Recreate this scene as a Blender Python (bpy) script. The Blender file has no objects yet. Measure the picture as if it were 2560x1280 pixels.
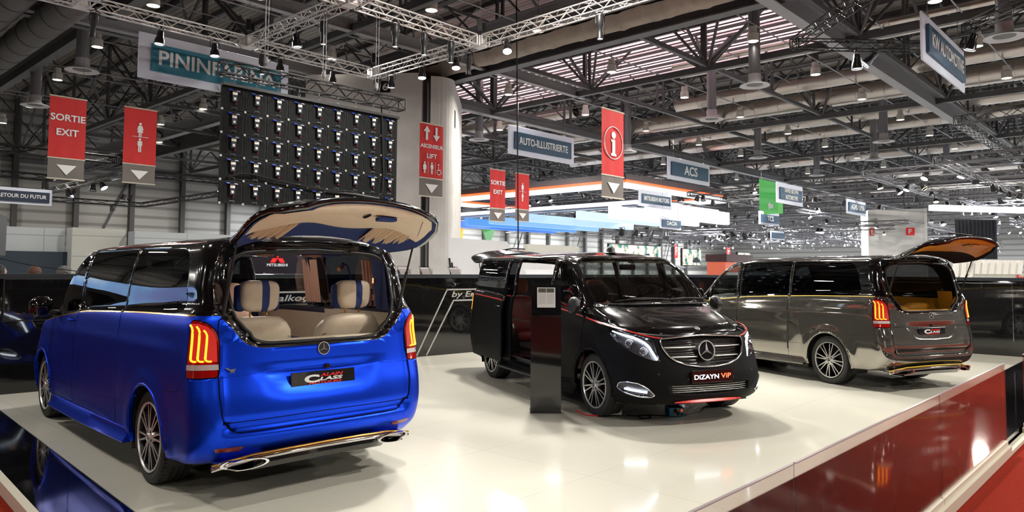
import bpy, bmesh, math, random
import numpy as np
from mathutils import Vector, Matrix
from mathutils.bvhtree import BVHTree
from math import pi, sin, cos, radians, sqrt, atan2
random.seed(7)
sc = bpy.context.scene
COL = sc.collection
# ---------------------------------------------------------------- camera
cam_d = bpy.data.cameras.new('camera'); cam = bpy.data.objects.new('camera', cam_d); COL.objects.link(cam)
cam_d.sensor_width = 36; cam_d.lens = 1824.6 / 2560 * 36; cam_d.shift_y = (577.2 - 640) / 2560
cam_d.clip_end = 500; cam_d.clip_start = 0.05
CAMZ = 1.645
cam.matrix_world = Matrix.Translation((0, 0, CAMZ)) @ Matrix.Rotation(radians(90 + 3.12), 4, 'X') @ Matrix.Rotation(radians(0.355), 4, 'Z')
sc.camera = cam
# ---------------------------------------------------------------- light and exposure
world = bpy.data.worlds.new('world'); sc.world = world; world.use_nodes = True
world.node_tree.nodes['Background'].inputs[0].default_value = (0.55, 0.6, 0.68, 1)
world.node_tree.nodes['Background'].inputs[1].default_value = 0.05
sc.view_settings.view_transform = 'Standard'; sc.view_settings.look = 'None'; sc.view_settings.gamma = 1
sc.view_settings.exposure = 0.0; sc.view_settings.use_curve_mapping = False
sc.cycles.max_bounces = 7; sc.cycles.transparent_max_bounces = 14; sc.cycles.glossy_bounces = 4
sc.cycles.use_adaptive_sampling = True; sc.cycles.adaptive_threshold = .05; sc.cycles.adaptive_min_samples = 16; sc.cycles.diffuse_bounces = 3; sc.cycles.sample_clamp_indirect = 8; sc.cycles.caustics_reflective = False; sc.cycles.caustics_refractive = False
YAW = radians(47.1); CA, SA = cos(YAW), sin(YAW)
def W(a, b, z=0.0):
    """hall frame (a runs away to the right, b away to the left) to world"""
    return Vector((a * CA - b * SA, a * SA + b * CA, z))
def lamp(kind, loc, power, color=(1, 1, 1), target=None, size=.3, spot=60, blend=.5):
    d = bpy.data.lights.new('light', kind); o = bpy.data.objects.new('light', d); COL.objects.link(o)
    d.energy = power; d.color = color; o.location = loc
    if kind == 'AREA': d.shape = 'DISK'; d.size = size
    elif kind in ('SPOT', 'POINT'): d.shadow_soft_size = size
    if kind == 'SPOT': d.spot_size = radians(spot); d.spot_blend = blend
    if target is not None: o.rotation_euler = (Vector(target) - Vector(loc)).to_track_quat('-Z', 'Y').to_euler()
    return o
# house lights: area discs on their own grid, standing in for the pendant lamps
for a in (-16, -2, 12, 26, 40, 54, 70, 88, 108, 130):
    for b in (-18, -4, 10, 24, 38, 54, 68):
        if a < 30 and b > 20: lamp('AREA', W(a, b, 9.8), 650, (1, .95, .87), W(a, b, 0), 1.2)
        elif a < 0: lamp('AREA', W(a, b, 9.8), 450, (1, .95, .87), W(a, b, 0), 1.2)
        elif b > 38 or a > 54: lamp('AREA', W(a, b, 8.6), 1900 if a < 45 else 5200, (.93, .97, 1), W(a, b, 0), 1.5)  # stronger cold discs added to brighten the far hall
        else: lamp('AREA', W(a, b, 9.8), 1500, (1, .95, .87), W(a, b, 0), .7)
# stage spotlights on the white lighting truss
LAMP_SPOTS = [((10.6, 20.0), (7.2, 9.0)), ((15.0, 17.5), (9, 7.5)), ((15.0, 12.5), (10.5, 6)), ((10.6, 11.0), (7, 5)), ((13.0, 15.2), (8, 8)), ((9.5, 4.0), (2.5, 5.2)), ((12.5, 4.0), (9, 6.5)),
              ((15.0, 9.0), (12, 4)), ((14.9, 6.5), (13, 4)), ((5.0, 4.0), (1.9, 4.6))]
for (p, q) in LAMP_SPOTS:
    lamp('SPOT', W(*p, 8.1), 1250, (1, .97, .92), W(*q, .4), .09, 46, .6)
# ---------------------------------------------------------------- materials
MATS = {}
def mat(name, col=(.5, .5, .5), rough=.5, metal=0, spec=.5, emit=None, es=1, coat=0, alpha=1, noise=0, nscale=20, bump=0, bscale=60, croug=.03):
    if name in MATS: return MATS[name]
    m = bpy.data.materials.new(name); m.use_nodes = True; nt = m.node_tree; b = nt.nodes['Principled BSDF']
    I = b.inputs
    I['Base Color'].default_value = (*col, 1); I['Roughness'].default_value = rough; I['Metallic'].default_value = metal
    I['Specular IOR Level'].default_value = spec
    if coat: I['Coat Weight'].default_value = coat; I['Coat Roughness'].default_value = croug
    if emit: I['Emission Color'].default_value = (*emit, 1); I['Emission Strength'].default_value = es
    if alpha < 1: I['Alpha'].default_value = alpha
    if noise or bump:
        tc = nt.nodes.new('ShaderNodeTexCoord')
    if noise:
        n = nt.nodes.new('ShaderNodeTexNoise'); n.inputs['Scale'].default_value = nscale; n.inputs['Detail'].default_value = 4
        nt.links.new(tc.outputs['Object'], n.inputs['Vector'])
        r = nt.nodes.new('ShaderNodeMapRange'); r.inputs[1].default_value = .3; r.inputs[2].default_value = .7; r.inputs[3].default_value = 1 - noise; r.inputs[4].default_value = 1 + noise
        x = nt.nodes.new('ShaderNodeVectorMath'); x.operation = 'SCALE'; x.inputs[0].default_value = col
        nt.links.new(n.outputs['Fac'], r.inputs[0]); nt.links.new(r.outputs[0], x.inputs['Scale']); nt.links.new(x.outputs[0], I['Base Color'])
    if bump:
        n = nt.nodes.new('ShaderNodeTexNoise'); n.inputs['Scale'].default_value = bscale; n.inputs['Detail'].default_value = 3
        nt.links.new(tc.outputs['Object'], n.inputs['Vector'])
        bp = nt.nodes.new('ShaderNodeBump'); bp.inputs['Strength'].default_value = bump; bp.inputs['Distance'].default_value = .01
        nt.links.new(n.outputs['Fac'], bp.inputs['Height']); nt.links.new(bp.outputs[0], I['Normal'])
    MATS[name] = m; return m
def glassmat(name, tint=(.2, .2, .22), rough=.0, gloss=1.0, ior=1.5):
    """thin pane: tinted see-through plus mirror-like reflection"""
    if name in MATS: return MATS[name]
    m = bpy.data.materials.new(name); m.use_nodes = True; nt = m.node_tree; N = nt.nodes; N.remove(N['Principled BSDF'])
    t = N.new('ShaderNodeBsdfTransparent'); t.inputs[0].default_value = (*tint, 1)
    g = N.new('ShaderNodeBsdfGlossy'); g.inputs['Color'].default_value = (gloss, gloss, gloss, 1); g.inputs['Roughness'].default_value = rough
    f = N.new('ShaderNodeFresnel'); ge = N.new('ShaderNodeNewGeometry'); mr = N.new('ShaderNodeMapRange')   # same reflectance seen from either side of the pane
    mr.inputs[3].default_value = ior; mr.inputs[4].default_value = 1 / ior; nt.links.new(ge.outputs['Backfacing'], mr.inputs[0]); nt.links.new(mr.outputs[0], f.inputs[0])
    mx = N.new('ShaderNodeMixShader'); nt.links.new(f.outputs[0], mx.inputs[0]); nt.links.new(t.outputs[0], mx.inputs[1]); nt.links.new(g.outputs[0], mx.inputs[2])
    nt.links.new(mx.outputs[0], N['Material Output'].inputs[0]); MATS[name] = m; return m
def emat(name, col=(1, 1, 1), s=1): return mat(name, (0.02, .02, .02), .5, emit=col, es=s)
# ---------------------------------------------------------------- mesh building
class MB:
    def __init__(s): s.v = []; s.f = []; s.m = []
    def add(s, vs, fs, mi=0, M=None):
        o = len(s.v)
        s.v += [tuple(M @ Vector(p)) for p in vs] if M is not None else [tuple(p) for p in vs]
        s.f += [tuple(i + o for i in f) for f in fs]; s.m += [mi] * len(fs); return s
    def box(s, c, d, mi=0, M=None, bev=0):
        x, y, z = d[0] / 2, d[1] / 2, d[2] / 2
        if not bev:
            vs = [(c[0] + i * x, c[1] + j * y, c[2] + k * z) for k in (-1, 1) for j in (-1, 1) for i in (-1, 1)]
            return s.add(vs, [(0, 2, 3, 1), (4, 5, 7, 6), (0, 1, 5, 4), (2, 6, 7, 3), (0, 4, 6, 2), (1, 3, 7, 5)], mi, M)
        b = bmesh.new(); bmesh.ops.create_cube(b, size=1); bmesh.ops.scale(b, vec=d, verts=b.verts)
        bmesh.ops.bevel(b, geom=b.edges[:] , offset=bev, segments=3, affect='EDGES', profile=.5)
        bmesh.ops.translate(b, vec=c, verts=b.verts); s.bm(b, mi, M); b.free(); return s
    def bm(s, b, mi=0, M=None):
        b.verts.index_update(); return s.add([v.co for v in b.verts], [tuple(v.index for v in f.verts) for f in b.faces], mi, M)
    def tube(s, p0, p1, r, n=6, mi=0, r1=None, cap=True, M=None):
        p0 = Vector(p0); p1 = Vector(p1); d = p1 - p0
        if d.length < 1e-6: return s
        q = d.to_track_quat('Z', 'Y'); r1 = r if r1 is None else r1
        vs = []
        for p, rr in ((p0, r), (p1, r1)):
            vs += [p + q @ Vector((rr * cos(2 * pi * i / n), rr * sin(2 * pi * i / n), 0)) for i in range(n)]
        fs = [(i, (i + 1) % n, n + (i + 1) % n, n + i) for i in range(n)]
        if cap: fs += [tuple(range(n - 1, -1, -1)), tuple(range(n, 2 * n))]
        return s.add(vs, fs, mi, M)
    def path(s, pts, r, n=6, mi=0, closed=False, M=None, flat=None, up=None):
        pts = [Vector(p) for p in pts]; k = len(pts); vs = []
        for i, p in enumerate(pts):
            a = pts[(i - 1) % k] if (i or closed) else p; b = pts[(i + 1) % k] if (i < k - 1 or closed) else p
            d = (b - a)
            if d.length < 1e-9: d = Vector((0, 0, 1))
            if up is not None:
                z = d.normalized(); x = Vector(up).cross(z); x = x.normalized() if x.length > 1e-6 else Vector((1, 0, 0)); y = z.cross(x)
            else:
                q = d.to_track_quat('Z', 'Y'); x = q @ Vector((1, 0, 0)); y = q @ Vector((0, 1, 0))
            rr = r[i] if isinstance(r, (list, tuple)) else r
            fl = flat or 1
            vs += [p + x * rr * cos(2 * pi * j / n) + y * rr * fl * sin(2 * pi * j / n) for j in range(n)]
        fs = []
        for i in range(k if closed else k - 1):
            a = i * n; b = ((i + 1) % k) * n
            fs += [(a + j, a + (j + 1) % n, b + (j + 1) % n, b + j) for j in range(n)]
        if not closed: fs += [tuple(range(n - 1, -1, -1)), tuple(range((k - 1) * n, k * n))]
        return s.add(vs, fs, mi, M)
    def lathe(s, prof, n=24, mi=0, M=None, closed=False):
        """profile (r, z) turned round z"""
        vs = []; k = len(prof)
        for i in range(n):
            a = 2 * pi * i / n; vs += [(r * cos(a), r * sin(a), z) for r, z in prof]
        fs = []
        for i in range(n):
            a = i * k; b = ((i + 1) % n) * k
            for j in range(k if closed else k - 1):
                j2 = (j + 1) % k
                if prof[j][0] < 1e-6 and prof[j2][0] < 1e-6: continue
                if prof[j][0] < 1e-6: fs.append((a + j, b + j2, a + j2))
                elif prof[j2][0] < 1e-6: fs.append((a + j, b + j, a + j2))
                else: fs.append((a + j, b + j, b + j2, a + j2))
        return s.add(vs, fs, mi, M)
    def prism(s, poly, z0, z1, mi=0, M=None):
        n = len(poly); vs = [(x, y, z0) for x, y in poly] + [(x, y, z1) for x, y in poly]
        fs = [tuple(range(n - 1, -1, -1)), tuple(range(n, 2 * n))] + [(i, (i + 1) % n, n + (i + 1) % n, n + i) for i in range(n)]
        return s.add(vs, fs, mi, M)
    def grid(s, P, mi=0, M=None, closed=False):
        """P[i][j] points"""
        a = len(P); b = len(P[0]); vs = [p for r in P for p in r]; fs = []
        for i in range(a if closed else a - 1):
            for j in range(b - 1): fs.append((i * b + j, ((i + 1) % a) * b + j, ((i + 1) % a) * b + j + 1, i * b + j + 1))
        return s.add(vs, fs, mi, M)
    def build(s, name, mats, parent=None, smooth=False, loc=None, rz=None, M=None, **props):
        me = bpy.data.meshes.new(name); me.from_pydata(s.v, [], s.f)
        if not isinstance(mats, (list, tuple)): mats = [mats]
        for m in mats: me.materials.append(m)
        if len(mats) > 1: me.polygons.foreach_set('material_index', s.m)
        if smooth:
            me.polygons.foreach_set('use_smooth', [True] * len(s.f))
            if smooth != 'all': me.set_sharp_from_angle(angle=radians(smooth if smooth is not True else 35))
        me.update()
        o = bpy.data.objects.new(name, me); COL.objects.link(o)
        if parent is not None: o.parent = parent
        if M is not None: o.matrix_local = M
        if loc is not None: o.location = loc
        if rz is not None: o.rotation_euler = (0, 0, rz)
        for k, v in props.items(): o[k] = v
        return o
def tag(o, label=None, category=None, group=None, kind=None):
    for k, v in (('label', label), ('category', category), ('group', group), ('kind', kind)):
        if v: o[k] = v
    return o
def empty(name, loc=(0, 0, 0), rz=0, label=None, category=None, group=None):
    o = bpy.data.objects.new(name, None); COL.objects.link(o); o.location = loc; o.rotation_euler = (0, 0, rz); o.empty_display_size = .1
    return tag(o, label, category, group)
def kids(o): return [c for c in COL.objects if c.parent == o]
def dup(o, loc=None, rz=None, parent=None, label=None, group=None, _map=None):
    if _map is None:
        _map = {}
        for c in COL.objects:
            if c.parent: _map.setdefault(c.parent.name, []).append(c)
    c = o.copy(); COL.objects.link(c)
    if parent is not None: c.parent = parent
    if loc is not None: c.location = loc
    if rz is not None: c.rotation_euler = (o.rotation_euler[0], o.rotation_euler[1], rz)
    if label: c['label'] = label
    if group: c['group'] = group
    for k in _map.get(o.name, []): dup(k, parent=c, _map=_map)
    return c
def text(s, name, m, w, h, loc, M=None, parent=None, ext=.003, off=0, shear=0, align='CENTER', keep=False):
    """real lettering as a mesh fitted to w x h (w=None keeps the letter proportions); local XY facing +Z before M"""
    cu = bpy.data.curves.new(name, 'FONT'); cu.body = s; cu.size = 1; cu.extrude = .01; cu.offset = off
    cu.align_x = 'CENTER'; cu.align_y = 'CENTER'; cu.shear = shear; cu.resolution_u = 4
    t = bpy.data.objects.new('tmp_text', cu); COL.objects.link(t); bpy.context.view_layer.update()
    me = bpy.data.meshes.new_from_object(t.evaluated_get(bpy.context.evaluated_depsgraph_get())); bpy.data.objects.remove(t); bpy.data.curves.remove(cu)
    n = len(me.vertices); co = np.empty(n * 3, dtype=np.float32); me.vertices.foreach_get('co', co); co = co.reshape(-1, 3)
    lo, hi = co.min(0), co.max(0); c = (lo + hi) / 2; k = h / (hi[1] - lo[1]); kx = k if w is None else w / (hi[0] - lo[0])
    co = (co - c) * np.array([kx, k, ext / .01]); me.vertices.foreach_set('co', co.ravel()); me.materials.clear(); me.materials.append(m); me.update(); me.name = name
    o = bpy.data.objects.new(name, me); COL.objects.link(o)
    if parent is not None: o.parent = parent
    o.matrix_local = Matrix.Translation(loc) @ (M if M is not None else Matrix.Identity(4))
    return o
# frames: local X to the right seen from the front, Y up, Z towards the viewer
def face_m(xdir, up=(0, 0, 1)):
    x = Vector(xdir).normalized(); y = Vector(up).normalized(); z = x.cross(y)
    return Matrix((x, y, z)).transposed().to_4x4()
def resample(pts, step, closed=False):
    out = []; n = len(pts)
    for i in range(n if closed else n - 1):
        a = Vector(pts[i]); b = Vector(pts[(i + 1) % n]); k = max(1, int((b - a).length / step + .5))
        for j in range(k): out.append(tuple(a.lerp(b, j / k)))
    if not closed: out.append(tuple(pts[-1]))
    return out
def rpoly(pts, r=.05, n=5):
    """round the corners of a 2-D polygon; r may be a list"""
    out = []; k = len(pts)
    for i in range(k):
        p = Vector(pts[i]); a = Vector(pts[i - 1]); b = Vector(pts[(i + 1) % k]); rr = r[i] if isinstance(r, (list, tuple)) else r
        if rr <= 0: out.append(tuple(p)); continue
        d0 = (a - p); d1 = (b - p); t = min(rr, d0.length * .48, d1.length * .48)
        q0 = p + d0.normalized() * t; q1 = p + d1.normalized() * t
        for j in range(n + 1):
            u = j / n; out.append(tuple((1 - u) ** 2 * q0 + 2 * u * (1 - u) * p + u * u * q1))
    return out
def inpoly(x, y, P):
    c = False; n = len(P); j = n - 1
    for i in range(n):
        if (P[i][1] > y) != (P[j][1] > y) and x < (P[j][0] - P[i][0]) * (y - P[i][1]) / (P[j][1] - P[i][1]) + P[i][0]: c = not c
        j = i
    return c
def smooth_pts(pts, n=6, closed=False):
    """Catmull-Rom through 2-D or 3-D points"""
    P = [Vector(p) for p in pts]; k = len(P); out = []
    for i in range(k if closed else k - 1):
        p0 = P[(i - 1) % k] if (closed or i) else P[0]; p1 = P[i]; p2 = P[(i + 1) % k]; p3 = P[(i + 2) % k] if (closed or i < k - 2) else P[-1]
        for j in range(n):
            t = j / n
            out.append(tuple(.5 * ((2 * p1) + (p2 - p0) * t + (2 * p0 - 5 * p1 + 4 * p2 - p3) * t * t + (3 * p1 - p0 - 3 * p2 + p3) * t ** 3)))
    if not closed: out.append(tuple(P[-1]))
    return out
# ---------------------------------------------------------------- van body surface
def lerp_tab(T, x):
    if x <= T[0][0]: return T[0][1]
    for (a, b), (c, d) in zip(T, T[1:]):
        if x <= c: return b + (d - b) * (x - a) / (c - a)
    return T[-1][1]
BELT = [(-1.0, 1.315), (-.85, 1.315), (.3, 1.29), (1.0, 1.262), (1.75, 1.226), (2.5, 1.155), (3.0, 1.10), (3.5, 1.035), (3.8, .985), (4.0, .95)]
class Body:
    """outer skin of the van: stacked contours, X forward from the rear axle, Y left, Z up"""
    def __init__(s, ext=0.0):
        s.ext = ext; s.make()
    def un(s, x):                       # stretched x back to the standard wheelbase
        e = s.ext
        if x <= .3: return x
        if x >= 2.0 + e: return x - e
        return .3 + (x - .3) * 1.7 / (1.7 + e)
    def st(s, x):                       # standard x to this wheelbase
        e = s.ext
        if x <= .3: return x
        if x >= 2.0: return x + e
        return .3 + (x - .3) * (1.7 + e) / 1.7
    def belt(s, x): return lerp_tab(BELT, s.un(x))
    def make(s):
        zb = lambda x: lerp_tab([(-1, .30), (-.4, .27), (.5, .25), (2.8, .24), (3.5, .22), (4, .205)], x)
        zB = lambda x: lerp_tab(BELT, x)
        rows = []
        low = [(0, .925, -.90, 3.93), (.09, .95, -1.0, 4.07), (.22, .963, -1.045, 4.115), (.40, .972, -1.04, 4.105), (.60, .972, -.995, 4.065), (.81, .958, -.965, 4.015), (1.0, .928, -.945, 3.955)]
        for f, w, xr, xf in low:
            rows.append(dict(W=w, xr=xr, Lr=.25, nr=3.2, xf=xf, Lf=.82, nf=3.1, z=(lambda f: (lambda x, c: zb(x) + (zB(x) - zb(x)) * f))(f)))
        for d, w, xf, zf, Lf, nf in ((.012, .920, 3.80, 1.05, .78, 3.1), (.024, .912, 3.50, 1.165, .66, 3.4), (.036, .902, 3.20, 1.255, .50, 4.0)):
            rows.append(dict(W=w, xr=-.94, Lr=.25, nr=3.2, xf=xf, Lf=Lf, nf=nf,
                             z=(lambda d, zf: (lambda x, c: (zB(x) + d) * (1 - c ** .55) + zf * c ** .55))(d, zf)))
        for zr, zs, zf, w, xr, xf in ((1.53, 1.53, 1.53, .868, -.895, 2.80), (1.71, 1.71, 1.71, .828, -.86, 2.55), (1.845, 1.825, 1.825, .775, -.80, 2.36),
                                     (1.878, 1.872, 1.868, .63, -.76, 2.14), (1.900, 1.902, 1.892, .38, -.70, 1.98), (1.90, 1.912, 1.902, .001, -.66, 1.9)):
            rows.append(dict(W=w, xr=xr, Lr=.25, nr=3.0, xf=xf, Lf=.40, nf=4.0,
                             z=(lambda zs, zr, zf: (lambda x, c: (zs + (zr - zs) * max(0, min(1, (-.1 - x) / .8)) - (.010 * max(0, x - 1.0) ** 2 if zs > 1.75 else 0)) * (1 - c) + zf * c))(zs, zr, zf)))
        NR, NS, NF = 18, 104, 26
        key = []
        for r in rows:
            col = []
            for i in range(NR):
                t = i / NR; th = pi / 2 * (t ** .8); cx = cos(pi / 2 - th); cy = sin(th)
                # rear quarter: centre (t=0) to side
                yy = r['W'] * max(0.0, sin(th)) ** (2 / r['nr']); xx = r['xr'] + r['Lr'] * (1 - max(0.0, cos(th)) ** (2 / r['nr']))
                col.append((xx, yy, r['z'](xx, 0)))
            xa, xb = r['xr'] + r['Lr'], r['xf'] - r['Lf']
            for i in range(NS):
                x = xa + (xb - xa) * i / NS; col.append((x, r['W'], r['z'](x, 0)))
            for i in range(NF + 1):
                t = i / NF; th = pi / 2 * t
                yy = r['W'] * max(0.0, cos(th)) ** (2 / r['nf']); xx = r['xf'] - r['Lf'] * (1 - max(0.0, sin(th)) ** (2 / r['nf']))
                col.append((xx, yy if i < NF else 0, r['z'](xx, sin(th))))
            key.append(col)
        K = np.array(key)  # rows x cols x 3
        sub = [3, 4, 5, 6, 6, 5, 1, 3, 3, 6, 5, 4, 3, 3, 3]
        nR, nC = K.shape[:2]
        D = np.sqrt(((K[1:] - K[:-1]) ** 2).sum(-1)).clip(1e-4)      # chord lengths
        T = np.zeros_like(K)
        for j in range(1, nR - 1):
            d0 = D[j - 1][:, None]; d1 = D[j][:, None]
            T[j] = ((K[j] - K[j - 1]) / d0 * d1 + (K[j + 1] - K[j]) / d1 * d0) / (d0 + d1)
        T[0] = (K[1] - K[0]) / D[0][:, None]; T[-1] = 0 * T[-1]; T[-1][:, 1] = -1
        out = []; s.beltrow = None; lab = []
        for j in range(nR - 1):
            if j == 6: s.beltrow = len(out)
            for q in range(sub[j]):
                t = q / sub[j]; d = D[j][:, None]
                h = (2 * t ** 3 - 3 * t ** 2 + 1) * K[j] + (t ** 3 - 2 * t * t + t) * d * T[j] + (-2 * t ** 3 + 3 * t * t) * K[j + 1] + (t ** 3 - t * t) * d * T[j + 1]
                out.append(h)
        out.append(K[-1]); G = np.array(out)
        G[-1][:, 1] = 0
        # shape details
        x = G[..., 0]; y = G[..., 1]; z = G[..., 2]
        side = np.clip((y - .80) / .1, 0, 1) * (x > -.75) * (x < 3.6)
        dip = np.exp(-((z - .70) / .20) ** 2) * np.clip((x - .55) / .25, 0, 1) * np.clip((2.7 - x) / .3, 0, 1)
        G[..., 1] -= .014 * dip * side
        crease = np.exp(-((z - (1.045 - .015 * x)) / .035) ** 2) * side * np.clip((x + .6) / .3, 0, 1)
        G[..., 1] += .006 * crease
        for wx in (0.0, 3.2):
            r = np.sqrt((x - wx) ** 2 + (z - .35) ** 2)
            G[..., 1] += .016 * (.5 + .5 * np.cos(np.clip(abs(r - .42) / .14, 0, 1) * pi)) * side * np.clip((1.0 - z) / .1, 0, 1)
        # tailgate is set in between the rear bumper corners
        rear = (x < -.7)
        tg = rear * np.clip((.79 - y) / .04, 0, 1) * np.clip((z - .50) / .03, 0, 1) * (z < 1.2)
        G[..., 0] += tg * .02 + tg * .035 * np.clip((.60 - z) / .06, 0, 1)
        # number plate recess in the tailgate
        pr = rear * np.clip((.47 + .10 * np.clip((.93 - z) / .2, -1, 1) * -1 - y) / .05, 0, 1) * np.clip((.935 - z) / .015, 0, 1) * np.clip((z - .70) / .12, 0, 1)
        G[..., 0] += pr * .042
        # bonnet: two shallow power lines
        hood = (x > 2.9) * (z > .98) * (y < .8) * np.clip((1.25 - z) / .1, 0, 1)
        G[..., 2] += .012 * hood * np.exp(-((y - .52 - (3.9 - x) * .16) / .05) ** 2)
        # stretch for the long wheelbase
        X = G[..., 0].copy(); e = s.ext
        X = np.where(X <= .3, X, np.where(X >= 2.0, X + e, .3 + (X - .3) * (1.7 + e) / 1.7)); G[..., 0] = X
        s.G = G; nR, nC = G.shape[:2]
        vs = []; s.idx = {}
        for j in range(nR):
            for i in range(nC):
                vs.append(tuple(G[j, i]))
        L = len(vs)
        mir = {}
        for j in range(nR):
            for i in range(nC):
                k = j * nC + i; p = vs[k]
                if p[1] <= 1e-4: vs[k] = (p[0], 0, p[2]); mir[k] = k
                else: mir[k] = len(vs); vs.append((p[0], -p[1], p[2]))
        fs = []; up = []
        for j in range(nR - 1):
            for i in range(nC - 1):
                a, b, c, d = j * nC + i, j * nC + i + 1, (j + 1) * nC + i + 1, (j + 1) * nC + i
                fs.append((a, d, c, b)); fs.append((mir[a], mir[b], mir[c], mir[d])); up += [j >= s.beltrow] * 2
        s.vs, s.fs, s.up = vs, fs, up
        s.bvh = BVHTree.FromPolygons([Vector(v) for v in vs], fs)
    # ---- projections: name -> (2-D coordinates of a point, direction of view, point from 2-D)
    def proj(s, view, sg=1):
        r2 = sqrt(.5)
        if view == 'side': return (lambda p: (p[0], p[2])), Vector((0, -sg, 0)), (lambda u, v: Vector((u, sg * 3, v)))
        if view == 'rear': return (lambda p: (p[1], p[2])), Vector((1, 0, 0)), (lambda u, v: Vector((-3, u, v)))
        if view == 'front': return (lambda p: (p[1], p[2])), Vector((-1, 0, 0)), (lambda u, v: Vector((8, u, v)))
        if view == 'top': return (lambda p: (p[0], p[1])), Vector((0, 0, -1)), (lambda u, v: Vector((u, v, 4)))
        if view == 'fcorner':           # 45 degrees on to the front corner; u = (|y| - x)/sqrt2
            return (lambda p: ((sg * p[1] - (p[0] - s.ext)) * r2, p[2])), Vector((-r2, -sg * r2, 0)), \
                (lambda u, v: Vector((s.ext - u * r2, sg * u * r2, v)) + Vector((r2, sg * r2, 0)) * 6)
        if view == 'rcorner':           # rear corner; u = (|y| + x)/sqrt2
            return (lambda p: ((sg * p[1] + p[0]) * r2, p[2])), Vector((r2, -sg * r2, 0)), \
                (lambda u, v: Vector((u * r2, sg * u * r2, v)) + Vector((-r2, sg * r2, 0)) * 6)
    def lift(s, u, v, view, sg=1, off=0.0):
        _, d, f = s.proj(view, sg); o = f(u, v)
        loc, n, _, _ = s.bvh.ray_cast(o, d)
        if loc is None:
            loc, n, _, _ = s.bvh.find_nearest(o + d * 5)
        if n.dot(d) > 0: n = -n
        return loc + n * off, n
    def liftline(s, pts, view, sg=1, off=0.0, step=.04, closed=False):
        return [s.lift(u, v, view, sg, off)[0] for u, v in resample(pts, step, closed)]
def cut(bm, P, view, B, sg, filt):
    pj, d, _ = B.proj(view, sg); n = len(P)
    us = [p[0] for p in P]; zs = [p[1] for p in P]; u0, u1, z0, z1 = min(us) - .01, max(us) + .01, min(zs) - .01, max(zs) + .01
    cand = set()
    for f in bm.faces:
        c = f.calc_center_median()
        if not filt(c): continue
        q = [pj(v.co) for v in f.verts]
        if max(a[0] for a in q) >= u0 and min(a[0] for a in q) <= u1 and max(a[1] for a in q) >= z0 and min(a[1] for a in q) <= z1: cand.add(f)
    for i in range(n):
        a = P[i]; b = P[(i + 1) % n]; l = math.hypot(b[0] - a[0], b[1] - a[1])
        if l < 1e-5: continue
        A = B.proj(view, sg)[2](*a); Bp = B.proj(view, sg)[2](*b); no = (Bp - A).cross(d)
        if no.length < 1e-9: continue
        m0, m1, k0, k1 = min(a[0], b[0]), max(a[0], b[0]), min(a[1], b[1]), max(a[1], b[1])
        sel = []
        for f in cand:
            q = [pj(v.co) for v in f.verts]
            if max(t[0] for t in q) < m0 or min(t[0] for t in q) > m1 or max(t[1] for t in q) < k0 or min(t[1] for t in q) > k1: continue
            # signed distances to the line
            sd = [(t[0] - a[0]) * (b[1] - a[1]) - (t[1] - a[1]) * (b[0] - a[0]) for t in q]
            if min(sd) < -1e-6 * l and max(sd) > 1e-6 * l: sel.append(f)
        if not sel: continue
        geom = list({e for f in sel for e in f.edges}) + list({v for f in sel for v in f.verts}) + sel
        before = cand - set(sel)
        r = bmesh.ops.bisect_plane(bm, geom=geom, plane_co=A, plane_no=no.normalized(), dist=1e-5)
        cand = before | {g for g in r['geom'] if isinstance(g, bmesh.types.BMFace)} | {f for f in sel if f.is_valid}
    return {f for f in cand if f.is_valid and inpoly(*pj(f.calc_center_median()), P)}
LF = lambda sg: (lambda c: c.y * sg > .02)
def circle(cx, cz, r, n=28): return [(cx + r * cos(2 * pi * i / n), cz + r * sin(2 * pi * i / n)) for i in range(n)]
# ---------------------------------------------------------------- shared vehicle materials
M_gloss = mat('gloss_black_paint', (.004, .004, .005), .12, coat=1, croug=.02)
M_matteblack = mat('matte_black_wrap', (.0035, .0035, .004), .55, spec=.12)
M_blue = mat('satin_blue_wrap', (.004, .055, .78), .33, metal=.85, spec=.5)
M_grey = mat('mirror_grey_wrap', (.34, .325, .295), .06, metal=.86)
M_rubber = mat('black_rubber', (.008, .008, .008), .55)
M_dark = mat('black_plastic', (.012, .012, .013), .45)
M_emblem = mat('emblem_silver', (.92, .92, .93), .3, metal=.85)
M_chrome = mat('chrome', (.85, .85, .87), .08, metal=1)
M_silver = mat('machined_silver', (.80, .79, .77), .32, metal=.7)
M_gold = mat('gold_trim', (.85, .45, .08), .2, metal=.8)
M_redpin = mat('red_pinstripe', (.75, .04, .03), .35)
M_yel = mat('yellow_pinstripe', (.75, .5, .03), .35)
M_tyre = mat('tyre_rubber', (.018, .018, .018), .7, bump=.15, bscale=80)
M_glassd = glassmat('privacy_glass', (.045, .05, .055), ior=1.6)
M_glassc = glassmat('clear_glass', (.72, .75, .74), ior=1.45)
M_glassw = glassmat('windscreen_glass', (.42, .44, .42), ior=1.6)
M_lens = glassmat('lamp_lens', (.85, .85, .88), ior=1.5)
M_redlens = mat('red_lens', (.35, .004, .003), .08, coat=1)
M_redglow = emat('red_tail_glow', (1, .008, .0), .55)
M_orglow = emat('orange_light_guide', (1, .25, .01), 4.0)
M_clearlens = mat('frosted_lens', (.55, .50, .50), .15, coat=1)
M_drl = emat('white_daytime_light', (.85, .93, 1), 9)
M_gap = mat('shut_line', (.001, .001, .001), .8, spec=.1)
M_lining = mat('bounce_lit_lining', (.92, .80, .60), .5, noise=.03)  # beige lightened: floor bounce is put into the colour
M_beige = mat('beige_leather', (.62, .53, .40), .45, noise=.05, bump=.08, bscale=160)
M_navy = mat('navy_suede', (.018, .040, .16), .85, noise=.12, nscale=40)
M_head = mat('grey_blue_headlining', (.05, .05, .085), .9)
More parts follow.
